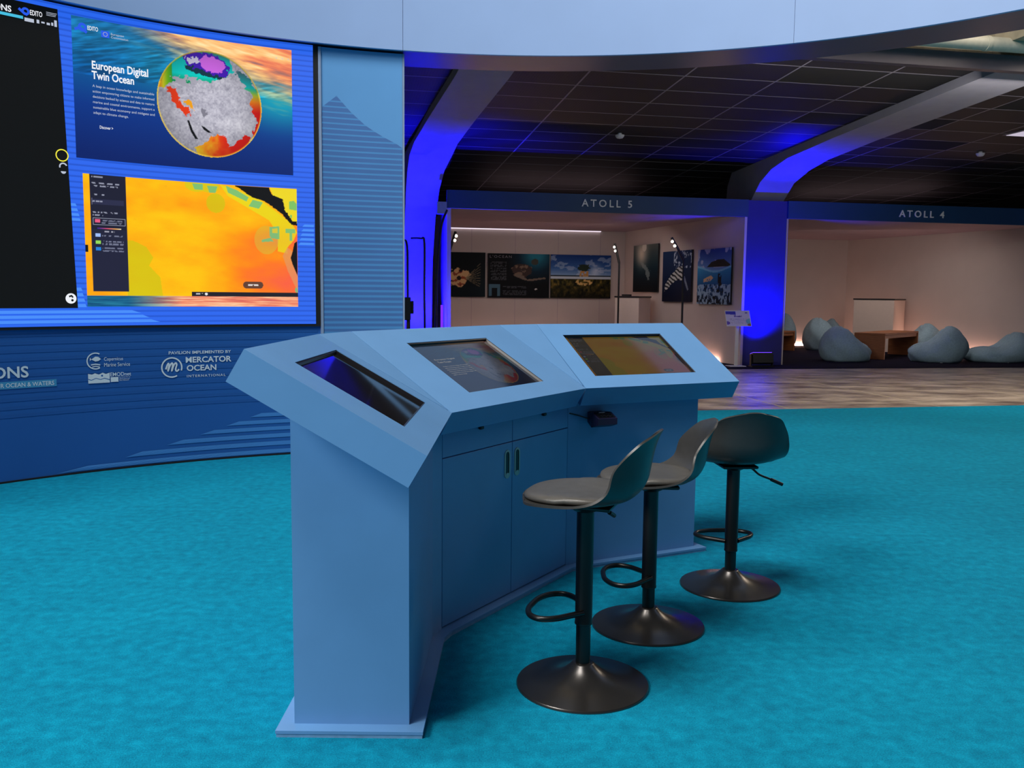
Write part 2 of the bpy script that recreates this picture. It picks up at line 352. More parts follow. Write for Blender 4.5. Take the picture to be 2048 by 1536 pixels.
def globe(img, u, v, W, H, gx, gy, r):
    x = (u * W - gx) / r; y = (v * H - gy) / r; d2 = x * x + y * y; ins = d2 < 1
    px = 1335 + 318 * x; py = 672 - 347 * y                      # sketch frame of the globe
    n = fbm(x * 9, y * 9, 4, 5); wob = (fbm(x * 16, y * 16, 3, 8) - 0.5) * 46; wx = px + wob; wy = py + (fbm(x * 16 + 9, y * 16, 3, 18) - 0.5) * 46
    n3 = fbm(x * 34, y * 34, 3, 15); land = ramp(0.35 * n + 0.45 * n3 + 0.25 * np.exp(-((x - 0.5) / 0.3) ** 2 - ((y + 0.35) / 0.16) ** 2), [(0.15, (150, 148, 164)), (0.4, (188, 186, 200)), (0.75, (232, 230, 240))])
    sea = ramp((py - 330) / 270, [(0, (60, 130, 130)), (0.2, (0, 190, 190)), (0.6, (0, 222, 212)), (0.8, (0, 150, 90)), (1, (50, 170, 50))])
    out = land
    arc = inpoly(wx, wy, [(1000, 300), (1450, 300), (1470, 400), (1490, 450), (1400, 490), (1340, 530), (1260, 520), (1190, 560), (1110, 560), (1060, 600), (1000, 600)])
    out = np.where(arc[..., None], sea, out)
    rim = np.clip((1120 - px) / 90, 0, 1) * (py > 420)
    out = np.where((arc & (rim > 0.12))[..., None], ramp(rim, [(0, (30, 160, 70)), (0.4, (120, 200, 20)), (0.7, (235, 225, 30)), (1, (250, 140, 20))]), out)
    dk = inpoly(wx, wy, [(1180, 440), (1280, 440), (1450, 470), (1380, 500), (1300, 490), (1200, 470)]); out = put(out, dk, (10, 40, 60), 0.9)
    vio = inpoly(wx, wy, [(1170, 380), (1220, 345), (1300, 335), (1400, 350), (1455, 420), (1440, 470), (1380, 480), (1290, 450), (1200, 440)]); out = put(out, vio, (70, 20, 190))
    mag = inpoly(wx, wy, [(1290, 360), (1390, 360), (1440, 415), (1400, 460), (1320, 455), (1280, 410)]); out = put(out, mag, (222, 110, 245))
    gre = inpoly(wx, wy, [(1180, 380), (1270, 370), (1280, 410), (1220, 430)]); out = put(out, gre, (220, 214, 240))
    scan = inpoly(wx, wy, [(1110, 520), (1180, 505), (1250, 500), (1270, 540), (1200, 570), (1120, 560)]); out = put(out, scan & (n > 0.42), (176, 174, 188))
    pac = inpoly(wx, wy, [(1490, 430), (1540, 440), (1700, 600), (1700, 900), (1590, 910), (1620, 760), (1590, 680), (1600, 590), (1545, 520)])
    out = np.where(pac[..., None], ramp((py - 440) / 260, [(0, (60, 110, 120)), (0.35, (0, 190, 190)), (0.55, (190, 200, 40)), (0.7, (250, 140, 20)), (1, (235, 20, 10))]), out)
    ind = inpoly(wx, wy, [(1230, 960), (1290, 930), (1340, 880), (1420, 870), (1450, 940), (1478, 940), (1500, 890), (1540, 850), (1580, 870), (1570, 905), (1620, 900), (1560, 1040), (1300, 1060)])
    out = np.where(ind[..., None], ramp((px - 1230) / 260 + (n - 0.5) * 0.5, [(0, (255, 215, 40)), (0.35, (255, 150, 20)), (0.6, (250, 70, 10)), (1, (235, 25, 10))]), out)
    med = inpoly(wx, wy, [(1075, 590), (1130, 600), (1160, 680), (1200, 720), (1205, 770), (1150, 730), (1105, 670)]); out = put(out, med, (240, 60, 15))
    blk = inpoly(wx, wy, [(1180, 670), (1215, 660), (1245, 715), (1190, 695)]); out = put(out, blk, (245, 165, 20))
    cas = inpoly(wx, wy, [(1285, 700), (1310, 710), (1305, 770), (1285, 750)]); out = put(out, cas, (130, 128, 142))
    red = inpoly(px, py, [(1193, 790), (1205, 790), (1225, 850), (1255, 905), (1240, 910), (1212, 860)]); out = put(out, red, (12, 12, 16))
    gul = inpoly(px, py, [(1276, 815), (1300, 825), (1340, 858), (1318, 858), (1290, 840)]); out = put(out, gul, (12, 12, 16))
    sh = 1 - 0.25 * d2; out = out * sh[..., None]
    edge = np.clip((np.sqrt(d2) - 0.965) / 0.03, 0, 1) * (ins); out = put(out, edge, (250, 214, 60), 0.85)
    out = np.where(((py < 560) & (d2 > 0.93))[..., None], out * 0.85, out)
    return np.where(ins[..., None], out, img)
def paint_globe_window(u, v): return globe(ocean_bg(u, v), u, v, 1.49, 0.90, 0.900, 0.452, 0.365)
def paint_map(u, v, bottom=True):
    v2 = (v - 0.085) / 0.915 if bottom else v                     # map area above the sunset strip
    n = fbm(u * 4, v2 * 5, 5, 21); n2 = fbm(u * 40, v2 * 160 + u * 60, 2, 31)
    hot = np.clip(1.15 - np.hypot((u - 1.02) / 0.45, (v2 - 0.12) / 0.5), 0, 1); mid = np.exp(-((v2 - 0.56 + 0.10 * (u - 0.5)) / 0.10) ** 2) * np.clip((u - 0.3) * 1.6, 0, 1)
    t = 0.30 + 0.55 * (n - 0.42) + 0.55 * hot + 0.32 * mid + 0.03 * (n2 - 0.5) + 0.12 * np.clip(v2 - 0.8, 0, 1)
    img = ramp(t, [(0, (255, 226, 20)), (0.3, (255, 192, 4)), (0.5, (255, 160, 4)), (0.75, (255, 122, 30)), (1, (250, 96, 70))])
    grn = np.zeros(u.shape, bool)
    def circ(cx, cy, rx, ry): return ((u - cx) / rx) ** 2 + ((v2 - cy) / ry) ** 2 < 1
    zone = inpoly(u, v2, [(0.21, 0.47), (0.27, 0.42), (0.30, 0.33), (0.28, 0.26), (0.33, 0.16), (0.34, 0.0), (0.18, 0.0), (0.18, 0.47)])
    img = put(img, zone | circ(0.60, 0.83, 0.045, 0.085), (206, 196, 8), 0.75)
    img = put(img, circ(0.51, 0.98, 0.055, 0.06) | circ(0.57, 0.97, 0.05, 0.05), (206, 206, 20), 0.7)
    coast = inpoly(u, v2, [(0.62, 1.0), (0.70, 0.96), (0.80, 0.90), (0.93, 0.74), (0.98, 0.66), (1.0, 0.60), (0.98, 0.52), (0.95, 0.46), (0.95, 0.40), (0.90, 0.42), (0.90, 0.58), (0.86, 0.70), (0.76, 0.80), (0.66, 0.90)])
    img = put(img, coast, (232, 220, 20), 0.8); img = put(img, circ(0.845, 0.52, 0.06, 0.13), (214, 186, 60), 0.55)
    for P in ([(0.49, 0.99), (0.54, 0.99), (0.54, 0.94), (0.50, 0.94)], [(0.56, 0.98), (0.61, 0.98), (0.60, 0.92), (0.57, 0.92)], [(0.65, 0.99), (0.70, 0.96), (0.76, 0.90), (0.75, 0.86), (0.66, 0.93)], [(0.78, 0.88), (0.83, 0.86), (0.81, 0.80), (0.76, 0.82)],
              [(0.86, 0.64), (0.91, 0.65), (0.91, 0.53), (0.86, 0.54), (0.82, 0.52), (0.82, 0.50), (0.88, 0.51), (0.86, 0.56)], [(0.94, 0.63), (0.99, 0.63), (0.99, 0.59), (0.975, 0.59), (0.975, 0.52), (0.96, 0.52), (0.96, 0.59), (0.94, 0.59)], [(0.96, 0.87), (0.99, 0.87), (1.0, 0.82), (0.96, 0.80)], [(0.985, 0.08), (1, 0.10), (1, 0.03), (0.985, 0.05)]):
        img = put(img, inpoly(u, v2, P), (110, 190, 130), 0.85)
    img = put(img, inpoly(u, v2, [(0.875, 0.625), (0.90, 0.63), (0.90, 0.585), (0.875, 0.585)]), (224, 196, 50), 0.9)
    land = inpoly(u + 0.01 * (n2 - 0.5), v2, [(0.69, 1.0), (0.86, 1.0), (0.88, 0.93), (0.93, 0.90), (0.94, 0.80), (0.98, 0.70), (1.0, 0.70), (1.0, 0.66), (0.97, 0.67), (0.92, 0.77), (0.84, 0.87), (0.78, 0.90)])
    land |= inpoly(u, v2, [(1.0, 0.52), (0.985, 0.50), (0.975, 0.42), (0.965, 0.36), (0.975, 0.30), (1.0, 0.19)])
    img = put(img, inpoly(u, v2, [(.865, 1.0), (1.01, 1.0), (1.01, .68), (.97, .70), (.935, .80), (.925, .90), (.88, .93)]), (236, 224, 40), .85)
    img = put(img, inpoly(u, v2, [(.95, .46), (.975, .42), (.965, .36), (.975, .30), (1.01, .19), (1.01, .04), (.985, .10), (.95, .24), (.925, .38)]), (226, 150, 96), .75)
    img = put(img, inpoly(u, v2, [(.96, .88), (.985, .89), (1., .86), (1., .80), (.96, .81)]) | inpoly(u, v2, [(.965, .76), (.975, .76), (.975, .73), (.965, .73)]), (110, 190, 110), .85)
    img = put(img, land, (16, 15, 16))
    side = (u > 0.028) & (u < 0.185) & (v2 > 0.035); img = put(img, side, (34, 35, 58)); img = put(img, side & (v2 > 0.55), (30, 31, 50))
    img = put(img, (u < 0.012) & (v2 > 0.36) & (v2 < 0.42), (10, 20, 30))
    def rect(a, b, c, d): return (u > a) & (u < b) & (v2 > c) & (v2 < d)
    img = put(img, rect(0.04, 0.175, 0.755, 0.80), (44, 46, 74)); img = put(img, rect(0.035, 0.037, 0.75, 0.805), (120, 120, 150))
    box = rect(0.037, 0.18, 0.585, 0.645) & ~rect(0.039, 0.178, 0.59, 0.64); img = put(img, box, (150, 155, 175))
    img = np.where(rect(0.055, 0.16, 0.555, 0.565)[..., None], ramp((u - 0.055) / 0.105, [(0, (60, 40, 170)), (0.4, (220, 80, 120)), (0.75, (255, 180, 90)), (1, (255, 240, 200))]), img)
    for a, c in ((0.605, (230, 90, 130)), (0.49, (160, 190, 250)), (0.43, (150, 220, 90)), (0.375, (40, 130, 220))): img = put(img, rect(0.045, 0.067, a, a + 0.028), c)
    for a, l in ((0.985, 0.05), (0.935, 0.12), (0.912, 0.115), (0.84, 0.055), (0.785, 0.045), (0.695, 0.11), (0.672, 0.045)): img = put(img, rect(0.036, 0.036 + l, a - 0.012, a) & (fbm(u * 160, v2 * 60, 1, 77) > 0.38), (176, 180, 200), 0.8)
    for a in (0.627, 0.605, 0.50, 0.452, 0.432, 0.398, 0.376): img = put(img, rect(0.075, 0.168, a - 0.008, a + 0.004) & (fbm(u * 160, v2 * 60, 1, 78) > 0.4), (130, 135, 160), 0.8)
    img = put(img, rect(0.085, 0.13, 0.528, 0.54) & (fbm(u * 160, v2 * 60, 1, 79) > 0.38), (190, 190, 205), 0.8)
    img = put(img, rect(0.475, 1.01, 0.0, 0.04), (34, 32, 40))
    pill = (np.hypot(np.clip(np.abs(u - 0.775) - 0.03, 0, 1) * 1.66, v2 - 0.105) < 0.033); img = put(img, pill, (98, 64, 50))
    img = put(img, rect(0.75, 0.80, 0.098, 0.112) & (fbm(u * 160, v2 * 60, 1, 80) > 0.4), (222, 210, 205)); img = put(img, np.hypot((u - 0.545) * 1.66, v2 - 0.02) < 0.012, (240, 240, 240)); img = put(img, rect(0.495, 0.53, 0.014, 0.026) & (fbm(u * 160, v2 * 60, 1, 81) > 0.4), (200, 200, 205))
    if bottom:
        st = v < 0.085; nn = fbm(u * 10 + v * 40, v * 120, 4, 41)
        sun = ramp(nn, [(0.2, (214, 96, 90)), (0.5, (246, 150, 112)), (0.8, (255, 214, 170))]); sea = ramp(nn, [(0.2, (10, 66, 112)), (0.8, (40, 130, 160))]); k = np.clip((u - 0.18) * 4, 0, 1)[..., None]
        img = np.where(st[..., None], sea * (1 - k) + sun * k, img)
    return img

# ================================================================== large structure
def quad_slab(name, pts, z0, z1, m): return build(name, MB().prism([tuple(p)[:2] for p in pts], z0, z1), m)
struct(quad_slab('floor', [hall(-9, -8), hall(26, -8), hall(26, 26), hall(-9, 26)], -0.12, -0.006, 'floor_concrete'))
fl_ = bpy.data.objects['floor']
mat('joint_pale', (206, 190, 164), 0.6, var=0.2)
for u in (5.0, 6.88, 8.76, 10.64, 12.5): build('floor_joint', MB().prism([tuple(hall(a, b))[:2] for a, b in ((u, 9.12), (u + .022, 9.12), (u + .022, 14.3), (u, 14.3))], -0.0062, -0.0052), 'joint_pale', fl_)
o = struct(quad_slab('floor_carpet', [hall(-7.5, -6), hall(12.5, -6), hall(12.5, 9.1), hall(-7.5, 9.1)], -0.006, 0.0, 'carpet_teal'))
o['label'] = 'teal exhibition carpet under the touchscreen desk and stools'
o = struct(quad_slab('floor_booths', [hall(1.6, 14.35), hall(15, 14.2), hall(15, 22), hall(1.6, 22)], -0.006, 0.004, 'carpet_dark'))
o['label'] = 'dark navy carpet under the exhibition booths'
# dark ceiling: sloping grid with single tiles
def cz(v): return 3.93 - (v - 9.05) * 0.052
slope = math.atan(-0.052)
mb = MB(); P = [hall(-6, 9.1), hall(26, 9.1), hall(26, 22.5), hall(-6, 22.5)]; Zs = [cz(9.1), cz(9.1), cz(22.5), cz(22.5)]
mb.prism([tuple(p)[:2] for p in P], [z + 0.017 for z in Zs], [z + 0.08 for z in Zs]); ceil = struct(build('ceiling', mb, 'ceiling_void'))
tile_me = {}
void = {(3, 4), (4, 4), (6, 3), (5, 6), (8, 5), (2, 7), (7, 7), (9, 6), (5, 2)}
for i in range(-3, 10):
    for j in range(17):
        uc = 2.95 + 1.17 * (i + 0.5); vc = 9.13 + 0.62 * (j + 0.5); dark = (i, j) in void
        if not dark and j > 0 and random.random() < 0.03: dark = True
        if dark not in tile_me:
            t = build('ceiling_tile', MB().box((0, 0, 0.006), (1.148, 0.602, 0.02)), 'ceiling_void' if dark else 'ceiling_tile'); tile_me[dark] = t.data
        else: t = bpy.data.objects.new('ceiling_tile', tile_me[dark]); COL.objects.link(t)
        t.location = hall(uc, vc, cz(vc)); t.rotation_euler = (slope, 0, ALPHA); t.parent = ceil
def bar(name, a, b_, w2=0.011):
    A, B = hall(a[0], a[1], cz(a[1]) - .006), hall(b_[0], b_[1], cz(b_[1]) - .006); d = (B - A).normalized(); n = Vector((-d.y, d.x, 0)).normalized() * w2; dz = Vector((0, 0, .012))
    return build(name, MB().loft([[tuple(P + q) for q in (-n, n, n + dz, -n + dz)] for P in (A, B)], True, True), 'ceiling_grid', ceil)
for i in range(-3, 11): bar('grid_bar', (2.95 + 1.17 * i, 9.13), (2.95 + 1.17 * i, 19.67))
for j in range(1, 18): bar('grid_bar', (-0.56, 9.13 + .62 * j), (14.65, 9.13 + .62 * j))
# near hall: bulkhead, concrete downstand, high slab
def hbox(mb, u0, u1, v0, v1, z0, z1): return mb.prism([tuple(hall(a, b))[:2] for a, b in ((u0, v0), (u1, v0), (u1, v1), (u0, v1))], z0, z1)
struct(build('trim_1', hbox(MB(), -6, 26, 9.02, 9.12, 3.79, 3.96), 'bulkhead'))
struct(build('downstand_key_block', hbox(MB(), -6, 26, 9.10, 9.45, 3.965, 9.5), 'concrete'))  # concrete downstand, extended upward out of view to block the key light
for k, u0 in enumerate((7.28, 11.3)): struct(build('trim_%d' % (2 + k), hbox(MB(), u0, u0 + 0.55, 8.45, 9.10, 4.06, 9.5), 'concrete'))
struct(build('wall_back', hbox(MB(), -6, 26, 22.3, 22.5, 0, 3.2), 'dark_wall'))
struct(build('wall_side', hbox(MB(), -6.2, -6.0, 9.5, 22.5, 0, 4.2), 'dark_wall'))
mb = MB().tube([hall(-6, 8.9, 4.03), hall(4, 8.9, 4.03), hall(15, 8.9, 4.03)], 0.075, 20)
for u in (7.0, 10.0, 13.0): mb.tube([hall(u, 8.9, 4.03), hall(u + 0.04, 8.9, 4.03)], 0.082, 20)
tag(build('overhead_pipe', mb, 'pipe_white', smooth=40), 'white round pipe running beneath the concrete beam, above the dark ceiling edge', 'pipe')

# arched ribs of the hall
RIB = [(15.75, 0, 16.4), (15.70, 1.0, 16.4), (15.60, 1.8, 16.35), (15.42, 2.5, 16.3), (15.16, 2.98, 16.2), (14.85, 3.25, 16.0), (14.45, 3.42, 15.6), (13.9, 3.53, 14.9), (12.5, 3.63, 12.5), (10.5, 3.735, 10.5), (9.13, 3.805, 9.13)]
def rib(edges, label, z_from=0.0):
    mb = MB(); rings = []
    for k, (v, z, vb) in enumerate(RIB):
        uL, uR = edges(v); zt = z if k < 6 else z + 0.45
        if k < 6: a, b_ = (v, z), (vb, z + (0.0 if k < 4 else 0.35))
        else: a, b_ = (v, z), (vb, max(z + .05, cz(v) - 0.008) if v < 15 else z + .35)
        rings.append([tuple(hall(uL, a[0], a[1])), tuple(hall(uR, a[0], a[1])), tuple(hall(uR, b_[0], b_[1])), tuple(hall(uL, b_[0], b_[1]))])
    mb.loft(rings, True, True)
    return tag(build('arched_rib', mb, 'rib_grey', smooth=30), label, 'beam')
def lerp(a, b, t): t = min(max(t, 0), 1); return a + (b - a) * t
rib(lambda v: (lerp(1.4, 1.17, (v - 10) / 4.4), lerp(2.02, 1.84, (v - 10) / 4.4) if v < 14.5 else lerp(1.84, 1.66, (v - 14.4) / 1.2)), 'arched grey rib flooded blue down to the floor beside the curved pavilion wall')
rib(lambda v: (7.36, lerp(8.10, 7.99, (v - 14.2) / .8)), 'arched grey rib rising behind the column between the two booths, blue at its bend')
o = build('booth_column', hbox(MB(), 7.22, 7.98, 15.0, 15.10, 0, 2.95), 'column_blue_tint'); tag(o, 'flat blue-lit column between the two exhibition booths', 'column')

# pavilion wall, panel, ring header
HB = 3.08
struct(build('wall_left', arc_box(MB(), RW, 4.93, -80, -12.75, 0, HB - 0.005, 70), 'wall_navy', smooth=30))
wl = bpy.data.objects['wall_left']
mb = MB()
for k in range(11):
    z = 0.42 + 0.052 * k; arc_strip(mb, RW - 0.002, -78, -78, -21.3, -21.3, z, z + 0.017, 60)
build('print_lines', mb, 'wall_line', wl)
mb = MB()
for z0, a0, a1, hh in ((0.018, -44.8, -42.2, .030), (0.078, -39.1, -37.6, .031), (0.138, -35.5, -34.0, .030), (0.195, -32.5, -31.2, .028), (0.248, -30.1, -28.9, .028), (0.302, -27.9, -26.8, .028), (0.357, -25.8, -24.8, .026), (0.41, -23.9, -23.1, .024)):
    arc_strip(mb, RW - 0.003, a0, a1, -21.3, -21.3, z0, z0 + hh, 24)
build('wave_print', mb, 'wall_wave', wl)
build('skirting', arc_box(MB(), RW - 0.006, RW, -80, -21.3, 0, 0.012, 60), 'black_gap', wl)
pn = thing('end_panel', 'light blue pavilion panel printed with a striped peak, right of the video wall', 'panel', cyl(RW, -17, 0)); pn.location = (0, 0, 0)
build('panel_board', arc_box(MB(), RW - 0.022, RW, -20.75, -12.95, 0, HB - 0.012, 14), 'panel_blue', pn, 30)
build('edge_trim', arc_box(MB(), RW - 0.03, RW, -21.02, -20.78, 0, HB - 0.012, 2), 'trim_grey', pn)
build('edge_trim', arc_box(MB(), RW - 0.024, 4.93, -12.93, -12.75, 0, HB - 0.012, 2), 'trim_grey', pn)
RM = [(-19.32, 2.721), (-18, 2.611), (-16.56, 2.517), (-15.1, 2.449), (-13.16, 2.377), (-12.95, 2.37)]
def rb(z): return float(np.interp(-z, [-q[1] for q in RM], [q[0] for q in RM]))
def lb(z): return float(np.interp(z, [2.629, 2.721], [-20.75, -19.32]))
mb = MB(); mb2 = MB(); z = 2.721 - 0.036
per = 0.0405
while z > 0:
    d = min(1.0, (2.7 - z) / 1.7); hh = per * (0.74 - 0.2 * d)
    arc_strip(mb, RW - 0.0235, lb(z), lb(z + hh), rb(z), rb(z + hh), z, z + hh, 10)
    arc_strip(mb2, RW - 0.0235, lb(z + hh), lb(z + per), rb(z + hh), rb(z + per), z + hh, z + per, 10)
    z -= per
build('peak_stripes', mb, 'panel_stripe', pn); build('peak_lines', mb2, 'panel_line', pn)

hd = thing('ring_header', 'pale blue curved header band running round above the pavilion', 'canopy')
hd.location = (0, 0, 0)
RI, RO, HT = 4.435, 4.93, 3.95
for a0, a1 in ((-80, -46.95), (-46.92, -12.99), (-12.95, 25.0), (25.03, 60), (60.1, 120)):
    build('header_panel', arc_box(MB(), RI, RI + 0.03, a0, a1, HB, HT, 40), 'header_blue', hd, 30)
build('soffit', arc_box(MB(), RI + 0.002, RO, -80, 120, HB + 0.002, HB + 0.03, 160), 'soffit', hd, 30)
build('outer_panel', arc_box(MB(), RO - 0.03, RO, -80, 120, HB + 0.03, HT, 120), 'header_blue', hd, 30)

# ================================================================== LED video wall
led = thing('video_wall', 'large curved video wall showing a globe window and an orange sea map', 'screen'); RL = RW - 0.02
build('cabinet_frame', arc_box(MB(), RW - 0.018, RW - 0.001, -70, -21.04, 0.985, HB - 0.006, 50), 'black_gap', led, 30)
build('display_surface', arc_box(MB(), RL, RW - 0.017, -69.8, -21.5, 1.004, HB - 0.006, 60), 'led_background', led, 30)
mb = MB()
for k, (a, b_) in enumerate(((-35.8, -36.6), (-36.7, -37.3), (-37.4, -38.2))): arc_strip(mb, RL - 0.002, -69.5, -69.5, a, b_, 1.025 + 0.032 * k, 1.045 + 0.032 * k, 30)
for k in range(4): arc_strip(mb, RL - 0.002, -43.5, -43.5, -41.9 - 0.1 * k, -42.0 - 0.1 * k, 1.13 + 0.036 * k, 1.152 + 0.036 * k, 4)
for k in range(4): arc_strip(mb, RL - 0.002, -42.95, -42.95, -42.1 - 0.1 * k, -42.2 - 0.1 * k, 1.70 + 0.032 * k, 1.718 + 0.032 * k, 4)
for k in range(5): arc_strip(mb, RL - 0.002, -23.1 + 0.1 * k, -22.9 + 0.1 * k, -21.6, -21.6, 1.60 + 0.034 * k, 1.618 + 0.034 * k, 4)
build('light_stripes', mb, 'led_stripe', led)
def cylmap(aL, aR, z0, z1, R): return lambda u, v: cyl(R, aL + (aR - aL) * u, z0 + (z1 - z0) * v)
gw = painted('globe_window', paint_globe_window, 450, 280, cylmap(-42.3, -23.5, 2.113, 3.02, RL - 0.004), 'screen_attr', led)
painted('map_window', paint_map, 450, 280, cylmap(-41.85, -23.2, 1.134, 2.015, RL - 0.004), 'screen_attr', led)
mbk = MB(); arc_strip(mbk, RL - 0.004, -69, -69, -42.62, -43.32, 1.124, 3.037, 40); bw = build('black_window', mbk, 'led_black', led)
RT = RL - 0.007
def ltext(name, body, deg, z, size, m='led_white', bold=0.0, width=None, height=None, **k):
    V, F = fit_text(body, width, height, bold=bold, **k) if width else text2d(body, size, bold, **k)
    return build(name, arc_flat(MB(), V, F, RT, deg, z), m, gw if deg > -42 else bw)
# globe window captions: u from -42.3, 1.49 m wide
ltext('caption', 'European Digital\nTwin Ocean', -40.85, 2.635, 0.1, bold=0.024, width=0.365, height=0.118, line=0.9)
para = ['A leap in ocean knowledge and sustainable', 'action empowering citizens to make informed', 'decisions backed by science and data to restore', 'marine and coastal environments, support a', 'sustainable blue economy and mitigate and', 'adapt to climate change.']
for k, t in enumerate(para): ltext('caption', t, -40.82, 2.578 - 0.0345 * k, 0.02, 'led_pale', 0.004, 0.398 if k < 5 else 0.225, 0.0215)
ltext('caption', 'Discover >', -40.35, 2.318, 0.02, 'led_white', 0.008, 0.085, 0.020)
ltext('caption', 'EDITO', -41.05, 2.944, 0.03, 'led_white', 0.012, 0.066, 0.028)
ltext('caption', 'European\nCommission', -39.2, 2.918, 0.02, 'led_pale', 0.004, 0.11, 0.034)
V, F = fit_text('*   *   *', 0.10, 0.012); build('caption', arc_flat(MB(), V, F, RT, -25.0, 2.945), 'led_pale', gw)
mb = MB(); V, F = disc2d(0, 0, 0.012, 0.028); arc_flat(mb, V, F, RT, -41.45, 2.955); V, F = stroke2d([(-0.045, -0.02), (-0.01, -0.005), (0.03, -0.03)], 0.018); arc_flat(mb, V, F, RT - 0.001, -41.5, 2.955)
build('logo_mark', mb, 'led_blue', led)
mb = MB(); arc_strip(mb, RT, -39.98, -39.98, -39.32, -39.32, 2.915, 2.958, 3); build('flag_mark', mb, 'led_blue', gw)
mb = MB()
for k in range(12): V, F = disc2d(0.013 * math.cos(k * PI / 6), 0.013 * math.sin(k * PI / 6), 0, 0.002, n=6); arc_flat(mb, V, F, RT - 0.001, -39.65, 2.9365)
build('flag_stars', mb, 'led_yellow', gw)
# black window marks
ltext('caption', 'SIONS', -48.5, 2.958, 0.05, bold=0.02, width=0.135, height=0.038)
mb = MB(); arc_strip(mb, RT, -69, -69, -45.95, -45.95, 2.932, 2.950, 12); build('caption_bar', mb, 'led_cyan', bw)
ltext('caption', 'EDITO', -45.42, 2.966, 0.03, bold=0.014, width=0.072, height=0.032)
mb = MB(); V, F = disc2d(0, 0, 0.010, 0.024); arc_flat(mb, V, F, RT, -45.75, 2.982); V, F = stroke2d([(-0.04, 0.01), (-0.01, -0.012), (0.01, -0.02)], 0.016); arc_flat(mb, V, F, RT - 0.001, -45.75, 2.982); build('logo_mark', mb, 'led_blue', led)
mb = MB()
for d0, d1, z0, z1 in ((-45.85, -45.15, 2.922, 2.944), (-44.95, -44.75, 2.924, 2.946), (-44.6, -44.35, 2.93, 2.94), (-44.2, -43.95, 2.926, 2.94), (-43.85, -43.7, 2.927, 2.946), (-43.62, -43.42, 2.924, 2.964)): arc_strip(mb, RT, d0, d0, d1, d1, z0, z1, 2)
for k in range(3): arc_strip(mb, RT, -44.2, -44.2, -43.5 + 0.05 * k, -43.5 + 0.05 * k, 2.985 + 0.009 * k, 2.988 + 0.009 * k, 2)
build('partner_marks', mb, 'led_pale', bw)
mb = MB(); V, F = disc2d(0, 0, 0.033, 0.040); arc_flat(mb, V, F, RT, -43.42, 2.117); build('cursor_ring', mb, 'led_yellow', bw)
mb = MB(); V, F = disc2d(0, 0, 0.017, 0.026, 20, 200); arc_flat(mb, V, F, RT, -43.36, 2.045); V, F = disc2d(0, -0.02, 0, 0.016, 180, 360); arc_flat(mb, V, F, RT, -43.36, 2.035); build('round_icon', mb, 'led_pale', bw)
mb = MB(); V, F = disc2d(0, 0, 0, 0.034); arc_flat(mb, V, F, RT, -43.16, 1.188); build('round_icon', mb, 'led_white', bw)
mb = MB(); V, F = stroke2d([(-0.012, 0.012), (0.004, 0.018), (0.012, 0.006)], 0.012); arc_flat(mb, V, F, RT - 0.001, -43.16, 1.188); V, F = disc2d(0.008, -0.012, 0, 0.008); arc_flat(mb, V, F, RT - 0.001, -43.16, 1.188); build('round_icon', mb, 'led_black', bw)

# printed logos under the video wall (parts of the wall)
RP = RW - 0.005
def wtext(body, deg, z, width, height, m='print_white', bold=0.0, **k):
    V, F = fit_text(body, width, height, bold=bold, **k); return build('wall_lettering', arc_flat(MB(), V, F, RP, deg, z), m, wl)
def wmark(name, parts, deg, z, m='print_white', R=RP):
    mb = MB()
    for V, F in parts: arc_flat(mb, V, F, R, deg, z)
    return build(name, mb, m, wl)
wtext('SIONS', -50.35, 0.676, 0.295, 0.075, bold=0.02)
mb = MB(); arc_strip(mb, RP + 0.0015, -60, -60, -44.47, -44.47, 0.608, 0.655, 16); build('lettering_band', mb, 'print_teal', wl)
wtext('R OCEAN & WATERS', -48.75, 0.617, 0.322, 0.028, bold=0.012)
wtext('Copernicus', -40.6, 0.755, 0.125, 0.032); wtext('Marine Service', -40.6, 0.722, 0.17, 0.026)
wmark('fish_logo', [disc2d(0, 0, 0.050, 0.058, 60, 300, 40), stroke2d([(0.03, -0.028), (0.0, -0.022), (-0.03, -0.026)], 0.008), stroke2d([(0.026, -0.042), (0.0, -0.036), (-0.022, -0.04)], 0.006),
    ([(-0.026, 0.012), (-0.036, 0.024), (-0.036, 0.0), (-0.018, 0.006), (-0.018, 0.018), (0.0, 0.030), (0.018, 0.028), (0.036, 0.012), (0.02, 0.0), (0.0, -0.004)], [(0, 1, 2), (0, 3, 9, 8, 7, 6, 5, 4)])], -41.3, 0.764)
pts = [(0, 0.064)]; base = []
wmark('sea_logo', [([(0, 0), (0.14, 0), (0.14, 0.068), (0.115, 0.060), (0.095, 0.070), (0.07, 0.058), (0.045, 0.068), (0.025, 0.060), (0, 0.066)], [tuple(range(9))])], -41.95, 0.612)
wmark('sea_logo_line', [stroke2d([(0, 0.03), (0.02, 0.022), (0.05, 0.034), (0.08, 0.024), (0.105, 0.032), (0.14, 0.02)], 0.004), disc2d(0.09, 0.05, 0, 0.006)], -41.95, 0.612, 'print_navy', RP - 0.001)
wtext('EMODnet', -40.12, 0.654, 0.137, 0.026, bold=0.006)
wmark('flag_logo', [([(0, 0), (0.05, 0), (0.05, 0.033), (0, 0.033)], [(0, 1, 2, 3)])], -40.1, 0.615)
for k, t in enumerate(('European Marine', 'Observation and', 'Data Network')): wtext(t, -39.38, 0.641 - 0.0105 * k, 0.072 - 0.004 * k, 0.008)
wtext('PAVILION IMPLEMENTED BY', -35.1, 0.792, 0.44, 0.022, bold=0.012)
wtext('MERCATOR', -33.62, 0.728, 0.325, 0.043, bold=0.022); wtext('OCEAN', -33.55, 0.668, 0.21, 0.043, bold=0.022); wtext('INTERNATIONAL', -33.55, 0.622, 0.275, 0.018, bold=0.004, space=1.25)
